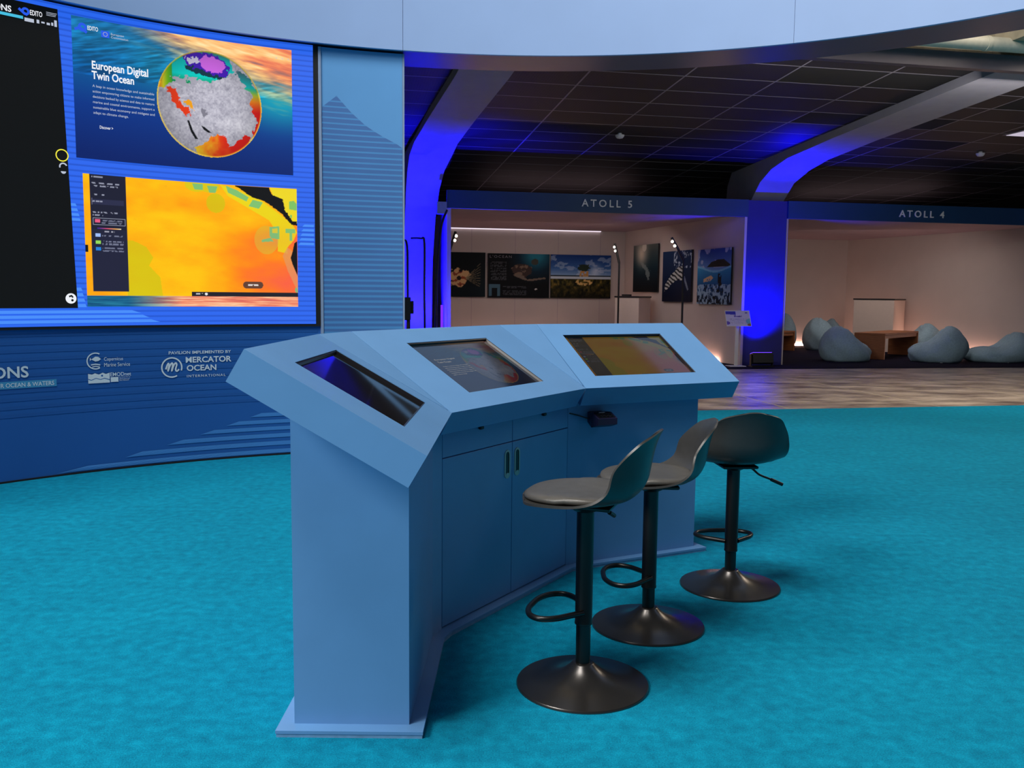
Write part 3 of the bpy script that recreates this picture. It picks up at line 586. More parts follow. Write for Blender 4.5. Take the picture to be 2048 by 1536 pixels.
mpath = [(-0.042, -0.012), (-0.03, 0.02), (-0.022, 0.03), (-0.02, 0.012), (-0.028, -0.026), (-0.012, 0.014), (0.002, 0.032), (0.006, 0.016), (-0.002, -0.026), (0.014, 0.016), (0.028, 0.032), (0.034, 0.018), (0.026, -0.014), (0.034, -0.028), (0.05, -0.014)]
sp = [(q.x, q.y) for q in smoothpath([(a, b, 0) for a, b in mpath], 5)]
wmark('ring_logo', [disc2d(0, 0, 0.064, 0.074, -20, 300), stroke2d(sp, 0.011)], -34.86, 0.698)

# ================================================================== touchscreen desk
desk = thing('touchscreen_desk', 'light blue three-wing desk with tilted tops and three built-in touchscreens', 'desk', (-0.28, 3.1, 0))
TI = 0.5259; WI = [0.8225, 0.9993, 0.8698]; LN = 0.5293; TH = 0.0952; ANG = [PI / 2 - 0.0075, 1.0108, 0.4753]
Cc = Vector((-0.206, 3.041, 0.8403)); OFF = Vector((-0.28, 3.1, 0))
def axes(a):
    u = Vector((math.cos(a), math.sin(a), 0)); n = Vector((-math.sin(a), math.cos(a), 0)); s = n * math.cos(TI) + Vector((0, 0, math.sin(TI))); return u, s, u.cross(s)
u2, s2, n2 = axes(ANG[1]); u1, s1, n1 = axes(ANG[0]); u3, s3, n3 = axes(ANG[2])
ORG = [Cc - u1 * WI[0], Cc, Cc + u2 * WI[1]]; AX = [(u1, s1, n1), (u2, s2, n2), (u3, s3, n3)]
HOLES = [(0.182, 0.728, 0.093, 0.436), (0.218, 0.768, 0.091, 0.432), (0.096, 0.668, 0.089, 0.431)]
def head(k):
    O, (u, s, n), W = ORG[k] - OFF, AX[k], WI[k]; g = 0.001
    x0, x1, y0, y1 = HOLES[k]; D = 0.016
    def P(x, y, z): return tuple(O + u * x + s * y + n * z)
    a, b_ = (g if k else 0), (W - g if k < 2 else W)
    outer = [(a, 0), (b_, 0), (b_, LN), (a, LN)]; inner = [(x0, y0), (x1, y0), (x1, y1), (x0, y1)]; mb = MB()
    vv = [P(x, y, 0) for x, y in outer] + [P(x, y, 0) for x, y in inner] + [P(x, y, -D) for x, y in inner] + [P(x, y, -TH) for x, y in outer]
    ff = [(i, (i + 1) % 4, 4 + (i + 1) % 4, 4 + i) for i in range(4)] + [(4 + i, 4 + (i + 1) % 4, 8 + (i + 1) % 4, 8 + i) for i in range(4)] + [(8, 9, 10, 11)] + [(i, (i + 1) % 4, 12 + (i + 1) % 4, 12 + i) for i in range(4)] + [(12, 13, 14, 15)]
    mb.add(vv, ff); o = build('console_top', mb, 'desk_blue', desk)
    ts = MB()                                                      # black bezel lining with the glass a little below the top
    e = 0.0012; lin_ = [(x0 + e, y0 + e), (x1 - e, y0 + e), (x1 - e, y1 - e), (x0 + e, y1 - e)]; inn = [(x0 + .007, y0 + .007), (x1 - .007, y0 + .007), (x1 - .007, y1 - .007), (x0 + .007, y1 - .007)]
    ts.loft([[P(x, y, -D + .001) for x, y in lin_], [P(x, y, -0.002) for x, y in lin_], [P(x, y, -0.002 - .002) for x, y in [(x0 + .004, y0 + .004), (x1 - .004, y0 + .004), (x1 - .004, y1 - .004), (x0 + .004, y1 - .004)]], [P(x, y, -D + .003) for x, y in inn]])
    t = build('touchscreen', ts, 'black_plastic', desk)
    pf = lambda a_, b2: P(x0 + .0065 + (x1 - x0 - .013) * a_, y0 + .0065 + (y1 - y0 - .013) * b2, -D + .004)
    if k == 0:
        q = MB().add([pf(0, 0), pf(1, 0), pf(1, 1), pf(0, 1)], [(0, 1, 2, 3)]); d = build('display', q, 'touch_off', t)
    elif k == 1: d = painted('display', lambda a_, b2: globe(ocean_bg(a_, b2) * 0.75, a_, b2, 1.6, 1.0, 1.04, 0.48, 0.40), 170, 100, pf, 'touch_attr', t)
    else: d = painted('display', lambda a_, b2: paint_map(a_, b2, False) * 0.95, 190, 112, pf, 'touch_attr', t)
    if k == 1:
        mbt = MB()
        for j, tx in enumerate(['European Digital', 'Twin Ocean'] + para):
            V, F = fit_text(tx, (0.13 if j == 0 else 0.085) if j < 2 else (0.165 if j < 7 else 0.09), 0.011 if j < 2 else 0.007)
            yy = y0 + 0.225 - (0.017 * j if j < 2 else 0.022 + 0.0115 * j); mbt.add([P(x0 + 0.06 + a_, yy + b2, -D + .0045) for a_, b2 in V], F)
        build('screen_caption', mbt, emis('touch_text', (235, 238, 242), 0.35), t)
for k in range(3): head(k)
def wedge(k):                                                      # triangular filler between two tops
    (ua, sa, na), (ub, sb, nb) = AX[k], AX[k + 1]; A = ORG[k] + ua * WI[k] - OFF; g = 0.0012
    a0, a1 = A + sa * LN + ua * g, A + sb * LN - ub * g; a = A + (sa + sb) * 0.012
    dn0, dn1 = na * TH, nb * TH
    mb = MB().add([tuple(x) for x in (a, a0, a1, a - (dn0 + dn1) / 2, a0 - dn0, a1 - dn1)], [(0, 1, 2), (3, 5, 4), (0, 3, 4, 1), (1, 4, 5, 2), (2, 5, 3, 0)])
    build('corner_filler', mb, 'desk_blue', desk)
wedge(0); wedge(1)
ox, oy = OFF.x, OFF.y
def L(pts): return [(a - ox, b - oy) for a, b in pts]
FZ, BZ = 0.768, 0.957
Pp = dict(P0=(-.612, 2.44), P1=(-.284, 2.44), P2=(-.277, 3.10), P3=(-.25, 3.177), P4=(.253, 3.967), P5=(.313, 4.007), P6=(.905, 4.303), P7=(.754, 4.597), R1=(-.612, 3.22), R2=(.018, 4.226))
def body(keys, zt, m='desk_blue', shift=None):
    pts = L([Pp[k] for k in keys]); 
    if shift: pts = [(p[0] + shift.get(k, (0, 0))[0], p[1] + shift.get(k, (0, 0))[1]) for p, k in zip(pts, keys)]
    return build('cabinet_body', MB().prism(pts, 0.02, zt), m, desk)
body(['P0', 'P1', 'P2', 'R1'], [BZ, FZ, FZ, BZ])
nx_, ny_ = -math.sin(ANG[1]) * 0.016, math.cos(ANG[1]) * 0.016
body(['P3', 'P4', 'R2', 'R1'], [FZ, FZ, BZ, BZ], shift={'P3': (nx_, ny_), 'P4': (nx_, ny_)})
body(['P5', 'P6', 'P7', 'R2'], [FZ, FZ, BZ, BZ])
build('corner_strip', MB().prism(L([Pp['P2'], Pp['P3'], (-.28, 3.195), (-.30, 3.12)]), 0.02, FZ - .004), 'desk_blue', desk)
build('corner_strip', MB().prism(L([Pp['P4'], Pp['P5'], (.285, 4.02), (.235, 3.985)]), 0.02, FZ - .004), 'desk_blue', desk)
# doors and drawers on the middle wing: (u, z) on its front plane
dirm = Vector((Pp['P4'][0] - Pp['P3'][0], Pp['P4'][1] - Pp['P3'][1], 0)); WM = dirm.length; dirm.normalize(); nrm = Vector((-dirm.y, dirm.x, 0)); ORM = Vector((Pp['P3'][0] - ox, Pp['P3'][1] - oy, 0)); rzm = math.atan2(dirm.y, dirm.x)
def fp(x, z, d=0.0): return ORM + dirm * x + nrm * d + Vector((0, 0, z))         # d>0 into the desk
def front(name, x0, x1, z0, z1):
    c = fp((x0 + x1) / 2, (z0 + z1) / 2, 0.0075); return build(name, MB().bbox(tuple(c), (x1 - x0, 0.015, z1 - z0), 0.001, rzm), 'desk_blue', desk)
def slot(w2, h2, n=10):
    pts = []
    for k in range(n + 1): a = PI * k / n; pts.append((w2 * math.cos(a), h2 - w2 + w2 * math.sin(a)))
    for k in range(n + 1): a = PI + PI * k / n; pts.append((w2 * math.cos(a), -(h2 - w2) + w2 * math.sin(a)))
    return pts
for x0, x1, hx in ((0.004, 0.4715, 0.434), (0.4755, WM - 0.002, 0.508)):
    dr = front('drawer', x0, x1, 0.6555, 0.752); do = front('door', x0, x1, 0.024, 0.6515)
    xm = 0.237 if x0 < 0.1 else 0.711; c = fp(xm, 0.7395, -0.008)
    build('latch', MB().bbox(tuple(c), (0.022, 0.016, 0.014), 0.003, rzm), 'black_plastic', dr)
    rings = []
    for (w2, h2), d in (((0.0205, 0.0585), 0.0), ((0.0205, 0.0585), -0.003), ((0.0125, 0.0505), -0.003)): rings.append([tuple(fp(hx + a, 0.566 + b_, d)) for a, b_ in slot(w2, h2)])
    hd_ = build('pull_handle', MB().loft(rings, True, False), 'metal', do)
    build('handle_recess', MB().loft([[tuple(fp(hx + a, 0.566 + b_, d)) for a, b_ in slot(0.0125, 0.0505)] for d in (-0.0012, -0.0013)], True, True), 'black_plastic', do)
    build('finger_lip', MB().loft([[tuple(fp(hx + a * 0.8, 0.522 + b_ * 0.16, d)) for a, b_ in slot(0.0125, 0.0505)] for d in (-0.0014, -0.0034)], True, True), 'metal', do)
def outset(poly, d):
    n = len(poly); out = []
    for i in range(n):
        p0, p1, p2 = (Vector(poly[i - 1]), Vector(poly[i]), Vector(poly[(i + 1) % n])); e1 = (p1 - p0).normalized(); e2 = (p2 - p1).normalized()
        n1_, n2_ = Vector((e1.y, -e1.x)), Vector((e2.y, -e2.x)); b_ = (n1_ + n2_).normalized(); out.append(tuple(p1 + b_ * d / max(0.35, b_.dot(n1_))))
    return out
foot = L([Pp[k] for k in ('P0', 'P1', 'P2', 'P3', 'P4', 'P5', 'P6', 'P7', 'R2', 'R1')])
build('base_plate', MB().prism(outset(foot, 0.044), 0.011, 0.020), 'desk_blue', desk)
build('base_plate', MB().prism(outset(foot, 0.042), 0.0, 0.0105), 'desk_blue_edge', desk)

# card terminal on the right wing
ud = Vector((math.cos(0.4636), math.sin(0.4636), 0)); nd = Vector((-ud.y, ud.x, 0)); base5 = Vector((Pp['P5'][0], Pp['P5'][1], 0))
ct = thing('card_terminal', 'small dark card terminal with keypad mounted on the right wing of the desk', 'card reader', base5 + ud * 0.075 - nd * 0.006 + Vector((0, 0, 0.66)), 0.4636)
mb = MB().loft([[(-.045, -.004, .015), (.045, -.004, .015), (.045, -.004, .06), (-.045, -.004, .06)], [(-.052, -.05, -.005), (.052, -.05, -.005), (.052, -.05, .062), (-.052, -.05, .062)], [(-.05, -.105, .012), (.05, -.105, .012), (.05, -.105, .040), (-.05, -.105, .040)]], True, True)
build('housing', mb, 'device_purple', ct)
sl = lambda x, y, h=.001: (x, y, .062 - (-.05 - y) * 0.40 + h)
kp = build('keypad', MB().loft([[sl(-.042, -.100), sl(.042, -.100), sl(.042, -.055), sl(-.042, -.055)], [sl(-.042, -.100, .003), sl(.042, -.100, .003), sl(.042, -.055, .003), sl(-.042, -.055, .003)]], True, True), 'black_plastic', ct)
for a in range(4):
    for b_ in range(2): build('key', MB().bbox(sl(-.03 + .02 * a, -.09 + .016 * b_, .005), (.012, .009, .004), .001), 'black_metal', kp)
build('display_strip', MB().box(sl(-.005, -.06, .0045), (.03, .005, .002)), 'print_white', ct)
build('mount_plate', MB().bbox((0, 0, .036), (.07, .008, .05), .002), 'black_plastic', ct)
build('cable', MB().tube(smoothpath([(-.045, -.02, .03), (-.09, -.006, .045), (-.14, -.002, .058)], 5), .003, 6), 'black_plastic', ct)

# ================================================================== bar stools
def make_stool(label, x, y, facing, zs, zj):
    t = thing('bar_stool', label, 'stool', (x, y, 0), facing, 'bar stools at the touchscreen desk')
    prof = [(.213, 0.0), (.2135, .004), (.2105, .0085), (.19, .0115), (.16, .0155), (.13, .021), (.105, .028), (.085, .036), (.068, .045), (.054, .055), (.044, .064), (.037, .071), (.034, .074), (.030, .075), (.010, .075)]
    build('base', MB().lathe(prof, 72), 'stool_base', t, 45)
    build('piston', MB().lathe([(.0235, .073), (.0235, zj + .01)], 32), 'stool_black', t, 40)
    build('column', MB().lathe([(.0255, zj), (.0285, zj + .002), (.0285, zj + .008), (.0275, zj + .010), (.0275, zs - .03), (.0275, zs - .022)], 32), 'stool_black', t, 40)
    fz = zj + .045
    pts = smoothpath([(-.005, .026, fz), (.025, .062, fz), (.062, .105, fz), (.105, .125, fz), (.145, .105, fz), (.168, .055, fz), (.172, 0, fz), (.168, -.055, fz), (.145, -.105, fz), (.105, -.125, fz), (.062, -.105, fz), (.025, -.062, fz), (-.005, -.026, fz)], 5)
    build('footrest', MB().tube(pts, .0095, 12), 'stool_black', t, 50)
    mb = MB().lathe([(.029, zs - .035), (.040, zs - .030), (.062, zs - .014), (.066, zs - .006), (.02, zs - .004)], 24); mb.bbox((0, 0, zs - .009), (.19, .15, .012), .003)
    build('mount_plate', mb, 'stool_black', t, 40)
    mb = MB().tube(smoothpath([(-.02, -.03, zs - .018), (-.03, -.065, zs - .022), (-.035, -.10, zs - .05), (-.04, -.145, zs - .068), (-.045, -.195, zs - .09)], 5), .0045, 8)
    lv = build('lever', mb, 'stool_black', t, 50); build('grip', MB().tube([(-.041, -.15, zs - .070), (-.0455, -.20, zs - .092)], .0075, 10), 'stool_black', lv, 50)
    # shell: centreline (forward, z, half width, edge lift, edge wrap forward)
    cl = [(.205, .010, .075, .004, -.030), (.196, .006, .118, .004, -.028), (.172, .003, .150, .005, -.016), (.13, .001, .172, .007, 0), (.06, 0, .187, .010, 0), (-.01, 0, .193, .016, 0), (-.07, .002, .194, .030, .0), (-.115, .008, .193, .050, .008), (-.150, .022, .191, .062, .028), (-.176, .046, .188, .060, .050), (-.193, .080, .183, .048, .062), (-.200, .113, .175, .032, .060), (-.206, .147, .163, .016, .052), (-.213, .178, .150, .002, .044), (-.221, .204, .137, -.008, .036), (-.229, .223, .119, -.012, .028), (-.235, .234, .090, -.012, .018), (-.238, .239, .050, -.008, .008)]
    cl = [(-.0 + q[0], q[1], q[2], q[3], q[4]) for q in cl]
    dense = smoothpath([Vector((q[0], q[1], q[2])) for q in cl], 3); ex = smoothpath([Vector((q[3], q[4], 0)) for q in cl], 3)
    NB = 25; rings_t = []; rings_b = []; th = .0075
    grid = []
    for q, e in zip(dense, ex):
        row = []
        for j in range(NB):
            b_ = -1 + 2 * j / (NB - 1); bs = math.sin(b_ * PI / 2) * 0.35 + b_ * 0.65
            ab = abs(bs); row.append(Vector((q.x + e.y * ab ** 2.2, q.z * bs, q.y + zs + e.x * ab ** 2.6)))
        grid.append(row)
    NA = len(grid); nor = [[None] * NB for _ in range(NA)]
    for i in range(NA):
        for j in range(NB):
            da = grid[min(i + 1, NA - 1)][j] - grid[max(i - 1, 0)][j]; db = grid[i][min(j + 1, NB - 1)] - grid[i][max(j - 1, 0)]
            nor[i][j] = db.cross(da).normalized()
            if nor[i][j].length < .5: nor[i][j] = Vector((0, 0, 1))
    for i in range(NA):
        for j in range(NB): nor[i][j] = nor[min(i, NA - 4)][min(max(j, 4), NB - 5)] if i > NA - 14 or i < 8 else nor[i][j]
    sgn = 1 if nor[NA // 4][NB // 2].z > 0 else -1
    vt = [tuple(grid[i][j] + nor[i][j] * sgn * th) for i in range(NA) for j in range(NB)]; vb = [tuple(grid[i][j]) for i in range(NA) for j in range(NB)]; K = NA * NB
    ff = []
    for i in range(NA - 1):
        for j in range(NB - 1):
            a = i * NB + j; ff += [(a, a + 1, a + NB + 1, a + NB), (K + a, K + a + NB, K + a + NB + 1, K + a + 1)]
    bd = [j for j in range(NB)] + [i * NB + NB - 1 for i in range(1, NA)] + [(NA - 1) * NB + j for j in range(NB - 2, -1, -1)] + [i * NB for i in range(NA - 2, 0, -1)]
    for k in range(len(bd)): a, b2 = bd[k], bd[(k + 1) % len(bd)]; ff.append((a, b2, K + b2, K + a))
    build('seat_shell', MB().add(vt + vb, ff), 'stool_plastic', t, 50)
    # cushion pad
    rings = []
    for sc, zz in ((.93, .0085), (.985, .012), (1.0, .018), (.985, .025), (.94, .0305), (.84, .0345), (.65, .0365), (.4, .0375), (.15, .038)):
        rg = []
        for k in range(48):
            a = 2 * PI * k / 48; cx_ = math.copysign(abs(math.cos(a)) ** .82, math.cos(a)); sy_ = math.copysign(abs(math.sin(a)) ** .82, math.sin(a))
            wv = .173 * (1 - .06 * cx_) ; px = .022 + .170 * cx_ * sc; py = wv * sy_ * sc
            rg.append((px, py, zs + zz + .012 * max(0, (abs(py) / .17)) ** 2.6 * (1 if px < .05 else .6) + (.018 * max(0, (-px - .06) / .09) ** 2)))
        rings.append(rg)
    build('cushion', MB().loft(rings, True, True), 'stool_leather', t, 60)
    return t
make_stool('dark grey bar stool in front of the cabinet doors, its seat raised highest', 0.237, 2.766, math.radians(160), .603, .20)
make_stool('dark grey bar stool standing between the two other stools', 0.526, 3.285, math.radians(178), .556, .148)
make_stool('dark grey bar stool at the right wing, its back and lever toward the open carpet', 0.952, 3.759, math.radians(95), .546, .155)

# ================================================================== exhibition booths
def panel(mb, A, B, z0, z1, th):                # vertical board from A to B (hall u,v), thickness to the left of A->B
    d = Vector((B[0] - A[0], B[1] - A[1])).normalized(); n = Vector((-d.y, d.x)) * th
    return mb.prism([tuple(hall(*q))[:2] for q in (A, B, (B[0] + n.x, B[1] + n.y), (A[0] + n.x, A[1] + n.y))], z0, z1)
def letters(body, u0, z0, width, height, v, parent):
    V, F = fit_text(body, width, height, bold=0.012, space=1.45); par = list(range(len(V)))
    def find(i):
        while par[i] != i: i = par[i]
        return i
    for f in F:
        for q in f[1:]: par[find(q)] = find(f[0])
    groups = {}
    for f in F: groups.setdefault(find(f[0]), []).append(f)
    for fs in groups.values():                                     # one solid part for each letter
        ids = sorted({i for f in fs for i in f}); ix = {q: k for k, q in enumerate(ids)}; n = len(ids); ff = [tuple(ix[i] for i in f) for f in fs]; ed = {}
        for f in ff:
            for k in range(len(f)): e = (f[k], f[(k + 1) % len(f)]); ed[e] = 1
        side = [(a, b_, b_ + n, a + n) for a, b_ in ed if (b_, a) not in ed]
        vv = [tuple(hall(u0 + V[i][0], v + d, z0 + V[i][1])) for d in (-0.014, 0.0) for i in ids]
        build('letter', MB().add(vv, ff + [tuple(i + n for i in f[::-1]) for f in ff] + side), 'letter_grey', parent)
b5 = thing('exhibition_booth', 'exhibition booth with ATOLL 5 on its fascia and photographs inside', 'booth')
build('back_wall', panel(MB(), (6.62, 20.0), (2.15, 20.0), 0, 2.75, -0.06), 'booth_white', b5)
build('side_wall', panel(MB(), (6.6, 20.0), (7.17, 15.0), 0, 2.75, 0.05), 'booth_white', b5)
build('side_wall', panel(MB(), (2.15, 20.0), (1.88, 15.02), 0, 2.75, -0.05), 'booth_white', b5)
build('ceiling_board', MB().prism([tuple(hall(*q))[:2] for q in ((1.86, 15.05), (7.16, 15.05), (6.62, 20), (2.12, 20))], 2.70, 2.74), 'booth_ceiling', b5)
build('fascia', hbox(MB(), 1.83, 7.215, 14.96, 15.04, 2.655, 2.955), 'fascia_navy', b5)
letters('ATOLL 5', 4.14, 2.745, 0.90, 0.125, 14.955, b5)
build('ceiling_strip', hbox(MB(), 2.3, 6.0, 19.95, 19.985, 2.682, 2.70), 'strip_cool', b5)
build('jamb', hbox(MB(), 1.83, 1.90, 14.98, 15.05, 0, 2.66), 'booth_white', b5)
for k in range(4): build('panel_seam', hbox(MB(), 3.0 + 1.0 * k, 3.008 + 1.0 * k, 19.997, 19.999, 0.02, 2.7), 'booth_ceiling', b5)
b4 = thing('exhibition_booth', 'exhibition booth with ATOLL 4 on its fascia and bean bags inside', 'booth')
build('back_wall', panel(MB(), (12.92, 21.0), (8.7, 21.0), 0, 2.75, -0.06), 'booth_white', b4)
build('side_wall', panel(MB(), (12.9, 21.0), (14.15, 15.0), 0, 2.75, 0.05), 'booth_white', b4)
build('side_wall', panel(MB(), (8.75, 21.0), (8.02, 15.02), 0, 2.75, -0.05), 'booth_white', b4)
build('ceiling_board', MB().prism([tuple(hall(*q))[:2] for q in ((8.02, 15.05), (14.2, 15.05), (12.92, 21), (8.75, 21))], 2.70, 2.74), 'booth_ceiling', b4)
build('fascia', hbox(MB(), 7.985, 14.6, 14.96, 15.04, 2.645, 2.955), 'fascia_navy', b4)
letters('ATOLL 4', 10.19, 2.73, 0.93, 0.125, 14.955, b4)
for nm, pts in (('floor strip light glowing at the foot of the back wall behind the bean bags', ((9.6, 20.93), (12.6, 20.93))), ('floor strip light along the long side wall behind the lounging bean bags', ((13.15, 19.4), (13.75, 16.5)))):
    o = build('strip_light', panel(MB(), pts[0], pts[1], 0.01, 0.05, 0.03), 'strip_warm'); tag(o, nm, 'light')
o = build('strip_light', panel(MB(), (6.92, 16.6), (7.03, 15.7), 0.01, 0.05, 0.03), 'strip_warm'); tag(o, 'floor strip light glowing at the wall foot beside the white sign stand', 'light')
o = build('strip_light', panel(MB(), (2.6, 19.9), (5.6, 19.9), 0.01, 0.05, 0.03), 'strip_warm'); tag(o, 'floor strip light along the back wall under the photographs', 'light')
area('booth5_light', hall(4.6, 17.6, 2.6), hall(4.6, 18.6, 0), 3, 2.5, 38, (1, .87, .82))
area('booth4_light', hall(11.2, 17.4, 2.6), hall(11.6, 18.4, 0), 3, 2.5, 45, (1, .88, .82))

# photographs on the booth walls
def paint_crab(u, v):
    img = ramp(fbm(u * 3, v * 3, 4, 1), [(0, (4, 8, 12)), (1, (14, 30, 38))]); d = np.hypot((u - 0.55) * 1.3, v - 0.42); n = fbm(u * 14, v * 14, 4, 7)
    img = put(img, d + (n - .5) * .25 < 0.20, (214, 170, 120)); img = put(img, (d + (n - .5) * .25 < 0.20) & (n > .55), (150, 70, 44)); img = put(img, d < 0.05, (40, 26, 22))
    for k in range(9): a = -0.5 + k * 0.16; x = (u - 0.66); img = put(img, (x > 0) & (x < 0.26) & (np.abs(v - 0.42 - a * x * 1.6 - .2 * x * x) < 0.006), (150, 132, 100), .8)
    return img
def paint_turtle(u, v):
    img = ramp(np.clip(1.2 - np.hypot((u - .78) * 1.4, v - 1.0) * 1.7, 0, 1), [(0, (7, 9, 14)), (.5, (9, 40, 58)), (1, (40, 130, 150))]); n = fbm(u * 12, v * 10, 4, 3)
    b_ = (((u - .55) * .8 + (v - .62) * .5) / .16) ** 2 + (((v - .62) * .9 - (u - .55) * .45) / .17) ** 2 + (n - .5) * 1.1 < 1
    img = put(img, b_, (126, 104, 88)); img = put(img, b_ & (n > .52), (66, 50, 46)); img = put(img, inpoly(u, v, [(.42, .5), (.5, .55), (.64, .42), (.92, .47), (.95, .44), (.68, .38), (.56, .42)]), (120, 104, 92))
    img = put(img, ((u - .76) / .06) ** 2 + ((v - .82) / .07) ** 2 < 1, (70, 70, 62))
    for k in range(18): img = put(img, (u > .04) & (u < .30) & (np.abs(v - .80 + .023 * k) < .005) & (fbm(u * 90, v * 40, 1, k) > .4), (84, 86, 90))
    img = put(img, (u > .02) & (u < .2) & (v < .30) & (v > .03), (78, 112, 130)); img = put(img, (u > .06) & (u < .15) & (v < .22) & (v > .03), (14, 18, 24))
    for k in range(7): img = put(img, (u > .24) & (u < .62) & (np.abs(v - .25 + .03 * k) < .006) & (fbm(u * 90, v * 40, 1, 60 + k) > .4), (80, 82, 88))
    img = put(img, np.hypot(u - .78, (v - .2)) < .018, (210, 205, 200)); return img
def paint_mangrove(u, v):
    n = fbm(u * 6, v * 10, 5, 12); img = ramp((v - .5) * 2, [(0, (150, 178, 214)), (.4, (60, 104, 168)), (1, (24, 60, 128))]); img = put(img, (n > .55) & (v > .5), (196, 206, 224), .55)
    g = np.exp(-(((u - .74) / .09) ** 2 + ((v - .62) / .14) ** 2)); img = img * (1 - g[..., None] * .7) + C3(240, 244, 250) * g[..., None] * .7
    img = put(img, (v < .53) & (v > .50), (20, 32, 40)); img = put(img, (v < .50) & (v > .45), (206, 214, 224))
    t = ((u - .55) / .10) ** 2 + ((v - .70) / .10) ** 2 + (fbm(u * 30, v * 30, 3, 5) - .5) * 1.6 < .9; img = put(img, t, (44, 56, 44)); img = put(img, (np.abs(u - .55) < .07) & (v > .5) & (v < .62) & (fbm(u * 40, v * 20, 2, 8) > .5), (206, 150, 80))
    b2 = ramp(fbm(u * 30, v * 16, 4, 4), [(.2, (16, 18, 8)), (.55, (84, 74, 24)), (.85, (176, 140, 60))]); img = np.where((v < .45)[..., None], b2 * np.clip(.35 + v * 1.5, 0, 1.1)[..., None], img)
    img = put(img, (((u - .55) / .14) ** 2 + ((v - .37) / .08) ** 2 < 1) & (fbm(u * 40, v * 30, 2, 9) > .5), (232, 186, 110)); return img
def paint_seal(u, v):
    img = ramp(v, [(0, (10, 14, 20)), (.5, (16, 44, 56)), (1, (92, 100, 98))]); g = np.exp(-(((u - .34) / .22) ** 2 + ((v - .82) / .26) ** 2)); img = img * (1 - g[..., None]) + C3(228, 220, 200) * g[..., None]
    n = fbm(u * 20, v * 20, 4, 2); m = inpoly(u + (n - .5) * .12, v, [(.3, .66), (.55, .56), (.70, .40), (.66, .24), (.56, .30), (.50, .46), (.34, .56)]); img = put(img, m, (150, 164, 162), .7); img = put(img, (np.hypot(u - .45, v - .95) < .09), (240, 236, 222), .8); return img
def paint_whale(u, v):
    img = ramp(v, [(0, (12, 18, 40)), (1, (26, 52, 92))]); n = fbm(u * 9, v * 9, 4, 2)
    q = inpoly(u + (n - .5) * .08, v, [(.08, .2), (.12, .36), (.3, .52), (.55, .68), (.74, .70), (.8, .5), (.7, .42), (.48, .42), (.25, .3)]); st = np.sin((u * 1.0 + v * 2.2) * 34 + n * 5) > -.1
    img = put(img, q, (18, 22, 30)); img = put(img, q & st, (196, 196, 194)); img = put(img, (fbm(u * 26, v * 22, 3, 6) > .58) & (u > .4) & (v > .66), (170, 186, 206)); return put(img, inpoly(u, v, [(.72, .5), (.78, .5), (.92, .24), (.88, .22)]), (120, 130, 150))
def paint_island(u, v):
    n = fbm(u * 7, v * 7, 5, 6); img = ramp((v - .6) * 2.5, [(0, (120, 170, 220)), (1, (34, 70, 150))]); img = put(img, (n > .55) & (v > .66), (220, 226, 236), .7)
    img = put(img, inpoly(u, v, [(.28, .67), (.42, .76), (.6, .80), (.8, .80), (.95, .72), (1, .67)]), (52, 50, 40)); line = .64 + .05 * np.sin(u * 5 + 2)
    ub = ramp(v / .64, [(0, (14, 30, 50)), (.5, (20, 84, 140)), (1, (60, 160, 206))]); img = np.where((v < line)[..., None], ub, img); img = put(img, np.abs(v - line) < .018, (130, 206, 232))
    c = fbm(u * 26, v * 16, 3, 19); img = put(img, (v < .36) & (c > .5), (176, 206, 226), .85); img = put(img, (v < .36) & (c < .36), (8, 16, 22)); img = put(img, inpoly(u, v, [(.2, .46), (.42, .52), (.5, .47), (.4, .42), (.2, .40)]) & (c > .35), (226, 190, 140))
    return put(img, inpoly(u, v, [(.62, .55), (.72, .55), (.74, .32), (.64, .30)]) & (n > .42), (20, 20, 26))
def photo(A, B, z0, z1, fn, label, th=0.03, nx=90, ny=72):      # printed board hung from A (left) to B (right) seen from the aisle
    P0, P1 = hall(*A), hall(*B); d = (P1 - P0).normalized(); n = Vector((d.y, -d.x, 0))
    t = thing('photo_print', label, 'photograph', (P0 + P1) / 2 + Vector((0, 0, z0))); O = t.location; h = z1 - z0
    pts = [P0, P1, P1 - n * th, P0 - n * th]
    build('board', MB().prism([(q.x - O.x, q.y - O.y) for q in pts], 0, h), 'black_plastic', t)
    painted('picture', fn, nx, ny, lambda a, b_: tuple(P0.lerp(P1, a) + n * 0.002 - Vector((O.x, O.y, 0)) + Vector((0, 0, b_ * h))), 'print_attr', t)
    return t
VB = 19.94
photo((1.98, VB), (3.31, VB), 1.17, 2.16, paint_crab, 'dark photograph of a spiny pale creature, beside the booth edge')
pt = photo((3.37, VB), (4.79, VB), 1.16, 2.15, paint_turtle, "dark poster headed L'OCEAN with a turtle-like animal and small text")
photo((4.82, VB), (6.25, VB), 1.165, 2.15, paint_mangrove, 'photograph of a lone tree under blue sky above dark seabed growth')
V, F = fit_text("L'OCEAN", 0.50, 0.06, space=1.35); O = pt.location
build('poster_title', MB().add([tuple(hall(3.41 + x, VB - 0.004, 2.05 + y) - O) for x, y in V], F), 'ceiling_grid', pt)
def onside(s): d = Vector((0.57, -5.0)).normalized(); return (6.6 + d.x * s - .045, 20 + d.y * s - .005)
photo(onside(.57), onside(1.78), 1.32, 2.35, paint_seal, 'tall photograph of a pale shape rising through dark water into light', nx=60, ny=80)
photo(onside(2.01), onside(3.24), 1.12, 2.155, paint_whale, 'tall photograph of a striped whale body in navy water', nx=70, ny=90)
photo(onside(3.485), onside(4.71), 1.09, 2.135, paint_island, 'tall photograph of an island above a coral reef, next to the blue column', nx=80, ny=100)

